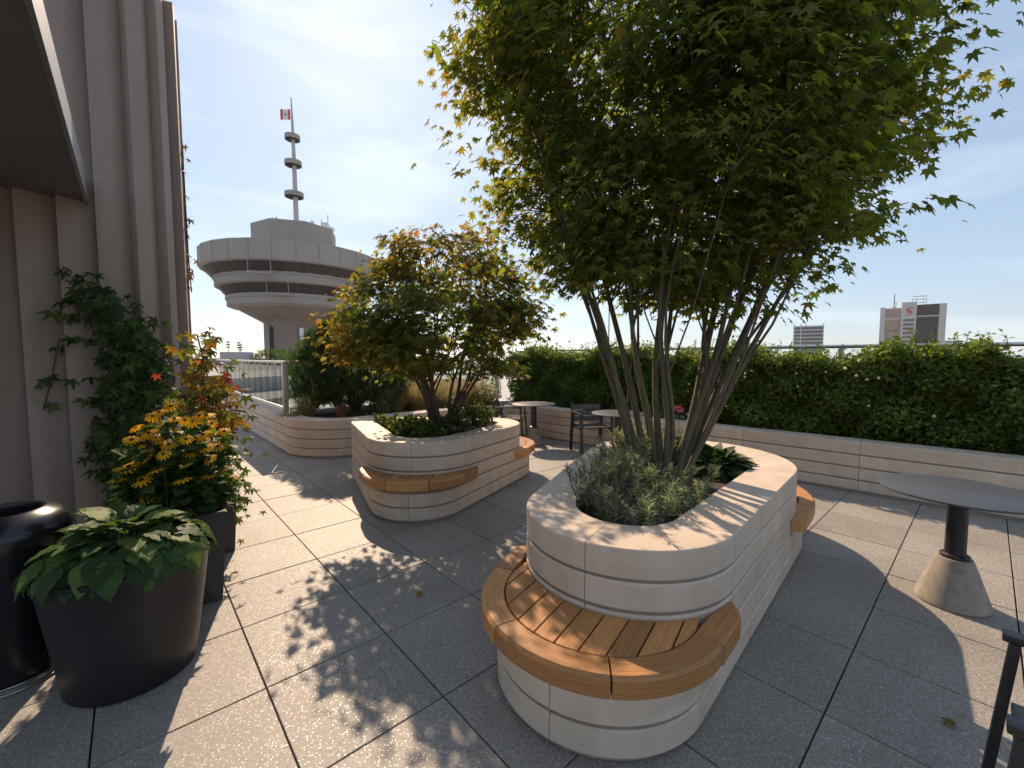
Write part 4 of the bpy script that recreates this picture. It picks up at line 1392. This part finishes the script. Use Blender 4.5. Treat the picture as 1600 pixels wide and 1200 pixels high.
for k in range(12):
    s_ = -.9 + k * 1.05
    b = MB(); b.box((WB.x * s_, WB.y * s_, .59), (.05, .05, 1.2), math.atan2(WB.y, WB.x)); b.build('post', M['steel'], hr)
    if k < 11:
        s2 = s_ + .525
        b = MB(); b.box((WB.x * s2, WB.y * s2, .56), (.96, .012, 1.05), math.atan2(WB.y, WB.x)); b.build('glass_pane', M['glass'], hr)

# ------------------------------------------------------------------ what lies beyond the terrace
M['roofing'] = plain('roof_membrane', (.30, .30, .30), .8, 0, .15, 2)
M['city'] = plain('city_ground', (.17, .17, .165), .9, 0, .3, .02)
gm = MB(); gm.raw([(-6000, -6000, -78), (6000, -6000, -78), (6000, 9000, -78), (-6000, 9000, -78)], [(0, 1, 2, 3)])
structure(gm.build('city_ground', M['city'], fix=False))
rf = MB(); rf.raw([(-60, 8, -.35), (8, 14.1, -.35), (30, 44, -.35), (-60, 44, -.35), (-60, 8, -3), (8, 14.1, -3), (30, 44, -3), (-60, 44, -3)], [(0, 1, 2, 3), (7, 6, 5, 4), (0, 4, 5, 1), (1, 5, 6, 2), (2, 6, 7, 3), (3, 7, 4, 0)])
structure(rf.build('neighbouring_roof', M['roofing']))
M['parapet'] = plain('pale_parapet', (.55, .49, .43), .7, 0, .08, 1)
b = MB(); b.box((-15, 20.5, .05), (26, .35, .8), R(8)); tag(b.build('roof_parapet', M['parapet'], bevel=.02), 'low pale parapet across the roof beyond the glass railing', 'wall')
M['lightconc'] = plain('tower_concrete', (.29, .262, .243), .75, 0, .06, .15)
M['brownconc'] = plain('tower_shaft', (.20, .166, .142), .8, 0, .08, .15)
M['darkglass'] = plain('dark_glass', (.018, .018, .022), .35, 0, .3, .2, 0, .12)
M['antenna'] = plain('antenna_white', (.72, .72, .72), .5)
M['redflag'] = plain('flag_red', (.62, .03, .03), .7)
M['whiteflag'] = plain('flag_white', (.8, .8, .8), .7)
box = thing('rooftop_plant_room', 'small grey rooftop plant room with antennas beyond the railing', 'building', (-38.7, 60, -.35))
b = MB(); b.box((0, 0, 1.3), (2.8, 3, 2.6)); b.build('wall', plain('grey_block', (.38, .36, .36), .8), box)
b = MB()
for x, h in ((-1.2, 4.0), (.3, 3.9), (.55, 3.6)):
    b.tube([(x, 0, 2.5), (x, 0, h)], .04, 5)
    for z in (h, h - .35, h - .7): b.box((x, 0, z), (.5, .1, .16))
b.build('antenna', M['greypot'], box)
b = MB(); b.box((-2, 0, .55), (34, 3, 1.2)); tag(b.build('roof_block', plain('roof_block', (.16, .15, .15), .8), None, (-50, 62, .2)), 'long low dark roof block on the skyline beyond the railing', 'building')

# observation tower
M['slabgrey'] = plain('mast_grey', (.42, .42, .43), .5)
tw = thing('observation_tower', 'pale concrete tower with stacked round pod, dark window bands and ringed mast', 'tower', (-49.9, 100, -78), R(26.5))
Z0 = 78
NP = 28
b = MB(); b.lathe([(18.1, Z0 + 20.0), (18.5, Z0 + 20.2), (18.5, Z0 + 24.0), (17.9, Z0 + 24.0), (17.7, Z0 + 23.6), (0, Z0 + 23.6)], NP); b.build('upper_ring', M['lightconc'], tw)
b = MB(); b.lathe([(15.6, Z0 + 17.7), (17.9, Z0 + 20.2)], NP, rot=.05); b.build('window_band', M['darkglass'], tw)
b = MB(); b.lathe([(15.4, Z0 + 16.3), (15.9, Z0 + 16.5), (15.9, Z0 + 17.8), (16.15, Z0 + 17.9), (16.15, Z0 + 18.4), (15.4, Z0 + 18.4)], 48); b.build('middle_ring', M['lightconc'], tw)
b = MB(); b.lathe([(13.4, Z0 + 14.2), (15.4, Z0 + 16.6)], NP, rot=.05); b.build('window_band', M['darkglass'], tw)
b = MB(); b.lathe([(9.2, Z0 + 11.7), (13.0, Z0 + 12.2), (13.8, Z0 + 12.5), (13.8, Z0 + 13.7), (14.05, Z0 + 13.8), (14.05, Z0 + 14.5), (13.2, Z0 + 14.5)], 48); b.build('lower_ring', M['lightconc'], tw)
b = MB(); b.lathe([(5.8, Z0 + 7.4), (7.6, Z0 + 9.4), (12.7, Z0 + 12.25)], 8, rot=R(30)); b.build('corbel', M['brownconc'], tw)
for r0_, z0_, r1_, z1_ in ((15.65, 17.7, 17.95, 20.2), (13.45, 14.2, 15.45, 16.6)):
    b = MB()
    for k in range(56):
        a_ = 2 * PI * k / 56
        b.tube([(r0_ * math.cos(a_), r0_ * math.sin(a_), Z0 + z0_), (r1_ * math.cos(a_), r1_ * math.sin(a_), Z0 + z1_)], .055, 4, False)
    b.build('mullions', M['greypot'], tw, fix=False)['kind'] = 'stuff'
for k in range(NP):
    a_ = 2 * PI * k / NP
    b = MB(); b.box((18.52 * math.cos(a_), 18.52 * math.sin(a_), Z0 + 22.1), (.06, .10, 3.7), a_); b.build('panel_joint', M['brownconc'], tw, fix=False)
b = MB(); b.box((0.3, 0, Z0 / 2 + 5), (12.6, 12.6, Z0 + 10), R(14)); sh = b.build('shaft', M['brownconc'], tw)
b = MB(); b.box((-3.7, -7.2, Z0 + 0), (1.3, .5, 16), R(14)); b.box((-5.2, -7.6, Z0 - 2), (.9, .6, 20), R(14)); b.build('service_strip', M['darkglass'], tw)
b = MB(); b.lathe([(8.6, Z0 + 23.0), (8.9, Z0 + 25.0), (8.9, Z0 + 30.6), (8.4, Z0 + 30.6), (8.2, Z0 + 30.2), (0, Z0 + 30.2)], 8, rot=R(12)); b.build('roof_house', M['lightconc'], tw)
b = MB(); b.tube([(0.3, 0, Z0 + 29.5), (.2, 0, Z0 + 46), (.1, 0, Z0 + 54), (0, 0, Z0 + 60)], [.62, .46, .3, .12], 10); b.build('mast', M['slabgrey'], tw, smooth=60)
for z, r in ((38.5, 1.95), (45.5, 1.75), (51.2, 1.55)):
    b = MB(); b.lathe([(r, Z0 + z - .45), (r + .05, Z0 + z - .4), (r + .05, Z0 + z + .55), (r - .35, Z0 + z + .55), (r - .35, Z0 + z - .45), (r, Z0 + z - .45)], 20)
    for k in range(3): b.box((r * .5 * math.cos(k * 2.1), r * .5 * math.sin(k * 2.1), Z0 + z), (r, .2, .3), k * 2.1)
    b.build('mast_ring', M['lightconc'], tw)
for x, y, z, r in ((6.2, -4, 31.4, .95), (7.6, -3, 31.0, .6), (-3.6, -6, 31.0, .4), (3.4, -6, 31.2, .45)):
    b = MB(); b.lathe([(0, -.2), (r * .7, -.1), (r, .12), (r * .96, .16), (0, -.05)], 16)
    m = Matrix.Rotation(R(75), 4, 'X') @ Matrix.Rotation(R(20), 4, 'Y')
    b.v = [tuple(m @ Vector(p) + Vector((x, y, Z0 + z))) for p in b.v]
    b.tube([(x, y, Z0 + 29.5), (x, y + .2, Z0 + z)], .12, 5); b.build('dish', M['antenna'], tw, smooth=60)
for x, h in ((5.4, 33.0), (6.8, 34.2), (-4.4, 32.2)):
    b = MB(); b.tube([(x, -3, Z0 + 30), (x, -3, Z0 + h)], .07, 5); b.build('aerial', M['greypot'], tw)
for x, y, z in ((4.9, -7.4, 7.9), (4.8, -7.4, 5.4)):
    b = MB(); b.lathe([(0, -.1), (1.0, 0), (1.05, .5), (0, .6)], 16); m = Matrix.Rotation(R(90), 4, 'X')
    b.v = [tuple(m @ Vector(p) + Vector((x, y, Z0 + z))) for p in b.v]; b.build('dish', M['antenna'], tw, smooth=60)
b = MB(); b.box((.6, -7.2, Z0 + 7.0), (.8, .5, 1.8)); b.box((.7, -7.2, Z0 + 4.2), (.9, .6, 3.4)); b.box((-.2, -7.2, Z0 + 2.0), (1.4, .6, .6)); b.build('antenna_panel', M['antenna'], tw)
for a_, r, z in ((-1.94, 17.6, 18.9), (-1.80, 15.2, 15.3)):
    b = MB(); cx_, cy_ = r * math.cos(a_), r * math.sin(a_)
    for dx in (-1.9, 1.9): b.tube([(cx_ + dx, cy_ - .6, Z0 + z + 1.3), (cx_ + dx, cy_ + .2, Z0 + z - 1.3)], .09, 4)
    b.box((cx_, cy_ - .3, Z0 + z - 1.3), (4.0, .9, .35)); b.build('window_cradle', M['lightconc'], tw)
# waving flag on the mast
fm = {0: MB(), 1: MB()}
def fp(u, v): return (-2.0 * u - .25, .55 * math.sin(u * 5) * u, Z0 + 57.4 - 2.3 * v - .75 * u * u)
for k in range(8):
    u0, u1 = k / 8, (k + 1) / 8; q = 1 if 2 <= k < 6 else 0
    fm[q].raw([fp(u0, 0), fp(u1, 0), fp(u1, 1), fp(u0, 1)], [(0, 1, 2, 3)])
flag = fm[1].build('flag', M['whiteflag'], tw, fix=False, smooth=60)
fm[0].build('flag_band', M['redflag'], flag, fix=False, smooth=60)
lf, _ = maple_leaf(); lb = MB()
lb.raw([(fp(.5 + p[0] * .30, .5 - p[1] * .62)[0], fp(.5 + p[0] * .30, 0)[1] - .06, fp(.5 + p[0] * .30, .5 - (p[1]) * .62)[2]) for p in lf], [tuple(int(i) for i in f) for f in MAPLE[1]])
lb.build('flag_leaf', M['redflag'], flag, fix=False)

# bank tower with its red emblem
M['tan'] = plain('tan_panel', (.34, .25, .19), .7, 0, .06, .1)
M['white'] = plain('white_panel', (.50, .47, .46), .7, 0, .04, .1)
M['blueglass'] = plain('blue_glass', (.055, .065, .085), .15, 0, .3, .15)
M['palewin'] = plain('window_strip', (.09, .09, .11), .2, 0, .2, .3)
M['emblem'] = plain('emblem_red', (.50, .055, .07), .6)
bk = thing('bank_tower', 'office tower with white centre panel carrying a red curved emblem', 'building', (240.5, 260, -78), R(-43))
bk.scale = (.57, .57, 1)
def bb(name, c, d, mat, rz=0): 
    b_ = MB(); b_.box((c[0], c[1], c[2] + 78), d, rz); return b_.build(name, mat, bk)
# local x to the right seen from the terrace, local y away
bb('left_wing', (-13.5, 4, -18), (15, 26, 98), M['tan'])
bb('right_wing', (14.5, 4.5, -17), (19, 26, 98.5), M['darkglass'])
bb('white_spine', (.2, -6, -19), (11.5, 12, 106), M['white'])
bb('corner_pier', (-20.5, -8.6, -17.8), (4.2, 3, 99), M['white'])
bb('corner_pier', (25.2, -8, -21), (5.2, 4, 108 - 1.5), M['white'])
bb('parapet_band', (-12.2, -9.3, 24.6), (12.6, .8, .9), M['parapet'])
bb('parapet_band', (14.2, -8.8, 25.4), (17, .6, .7), M['white'])
for k in range(6): bb('window_strip', (.2, -12.1, 23.3 - k * 2.5), (8.2, .5, 1.35), M['palewin'])
for k in range(5):
    bb('floor_band', (-13, -9.2, 17.5 - k * 4.2), (13.2, .5, .5), M['brownconc'])
for k in range(5):
    bb('mullion', (7.5 + k * 3.6, -8.65, 3), (.35, .3, 37), M['blueglass'])
for x in (2.5, 5.5, 10.5, 13): 
    bb('sign_frame', (x, 2, 33.5), (.25, .25, 9), M['greypot'])
for z in (37.8, 36, 34): bb('sign_frame', (7.8, 2, z), (11, .25, .25), M['greypot'])
b = MB(); b.tube([(-12, 0, 104), (-12, 0, 118)], .4, 5); b.tube([(-10.5, 0, 104), (-10.5, 0, 113)], .25, 5); b.box((-12, 0, 110), (3, .3, .3)); b.box((-12, 0, 113), (2.2, .3, .3)); b.build('antenna', M['greypot'], bk)
# emblem: globe with two sweeping tails
pts = []
def arcp(cx_, cz_, r_, a0, a1, n_): return [(cx_ + r_ * math.cos(R(a0 + (a1 - a0) * k / n_)), cz_ + r_ * math.sin(R(a0 + (a1 - a0) * k / n_))) for k in range(n_ + 1)]
half = [(3.7, 4.4), (2.2, 3.9), (.6, 3.9), (-1.0, 3.4), (-2.2, 2.2), (-2.5, .7), (-1.9, -.5), (-.6, -1.3), (.6, -1.9), (.5, -2.6), (-.6, -3.1), (-2.2, -3.3)]
poly = half + [(-x, -z) for x, z in half]
poly = [(x * 1.0, z * .60) for x, z in poly]
V = [(x + .2, -12.25, z + 28.6 + 78) for x, z in poly] + [(x + .2, -12.5, z + 28.6 + 78) for x, z in poly]
n = len(poly)
F = [tuple(range(n)), tuple(n + k for k in range(n))[::-1]] + [(k, (k + 1) % n, n + (k + 1) % n, n + k) for k in range(n)]
add('emblem', mesh_from('emblem', V, F, M['emblem']), bk)

gt = thing('glass_tower', 'blue glass apartment tower beyond the white-dotted hedge', 'building', (228.5, 330, -78), R(-34))
gt.scale = (.72, .72, 1)
b = MB(); b.box((0, 0, 51), (25, 20, 104)); b.build('core', M['blueglass'], gt)
M['slabpale'] = plain('slab_edge', (.46, .49, .53), .6)
for k in range(9):
    b = MB(); b.box((0, 0, 80.5 + k * 2.75), (26, 21, .75)); b.build('floor_slab', M['slabpale'], gt)
for x in (-6.6, -12.7, 12.7): b = MB(); b.box((x, -10.4, 52), (.9, .8, 105)); b.build('fin', M['slabpale'], gt)
st = thing('slim_tower', 'slim pale blue tower peeping out behind the bank tower', 'building', (402.5, 390, -78), R(-45))
b = MB(); b.box((0, 0, 47), (10, 10, 94)); b.build('wall', M['blueglass'], st)
for k in range(8): b = MB(); b.box((0, 0, 72 + k * 2.9), (10.6, 10.6, 1.0)); b.build('floor_slab', M['slabpale'], st)
gb = thing('grey_building', 'grey-blue building glimpsed between the stems of the orange-tipped maple', 'building', (-9, 62, -78), R(10))
b = MB(); b.box((0, 0, 38), (26, 14, 79)); b.build('wall', M['slabpale'], gb)
for k in range(9): b = MB(); b.box((-11 + k * 2.75, -7.1, 76.4), (1.3, .3, 1.9)); b.build('window', M['palewin'], gb)

g = np.random.default_rng(120)
for i, (x, y, lab) in enumerate([(-1.47, 1.50, 'dry brown fallen maple leaf on the paving in front of the round pot'), (-.62, 2.75, 'yellowed fallen maple leaf on the open paving by the curved bench'),
                                 (-2.0, 4.6, 'fallen orange maple leaf on the walkway paving beside the smaller planter'), (1.9, 1.75, 'fallen maple leaf on shaded paving near the armchair')]):
    fm_ = cloud_mesh('fallen_leaf', MAPLE, np.zeros((1, 3)), np.eye(3)[None], np.ones(1) * .085, np.array([[(.16, .09, .04), (.36, .24, .05), (.40, .18, .05), (.20, .13, .05)][i]]), M['maple'])
    fo = add('fallen_leaf', fm_, None, (x, y, .018), (g.normal(0, .12), g.normal(0, .12), g.uniform(0, 6)))
    tag(fo, lab, 'leaf')

# ------------------------------------------------------------------ summer haze
hz = MB(); hz.box((0, 175, -6), (1100, 900, 148)); ho = hz.build('haze', M['glass']); ho['kind'] = 'stuff'
ho.data.materials.clear()
hm = bpy.data.materials.new('haze_air'); hm.use_nodes = True; ht = hm.node_tree; ht.nodes.clear()
vo = ht.nodes.new('ShaderNodeVolumePrincipled'); vo.inputs['Density'].default_value = 0.0002
vo.inputs['Color'].default_value = (.97, .93, .90, 1); vo.inputs['Anisotropy'].default_value = .35
oo = ht.nodes.new('ShaderNodeOutputMaterial'); ht.links.new(vo.outputs[0], oo.inputs['Volume'])
ho.data.materials.append(hm)
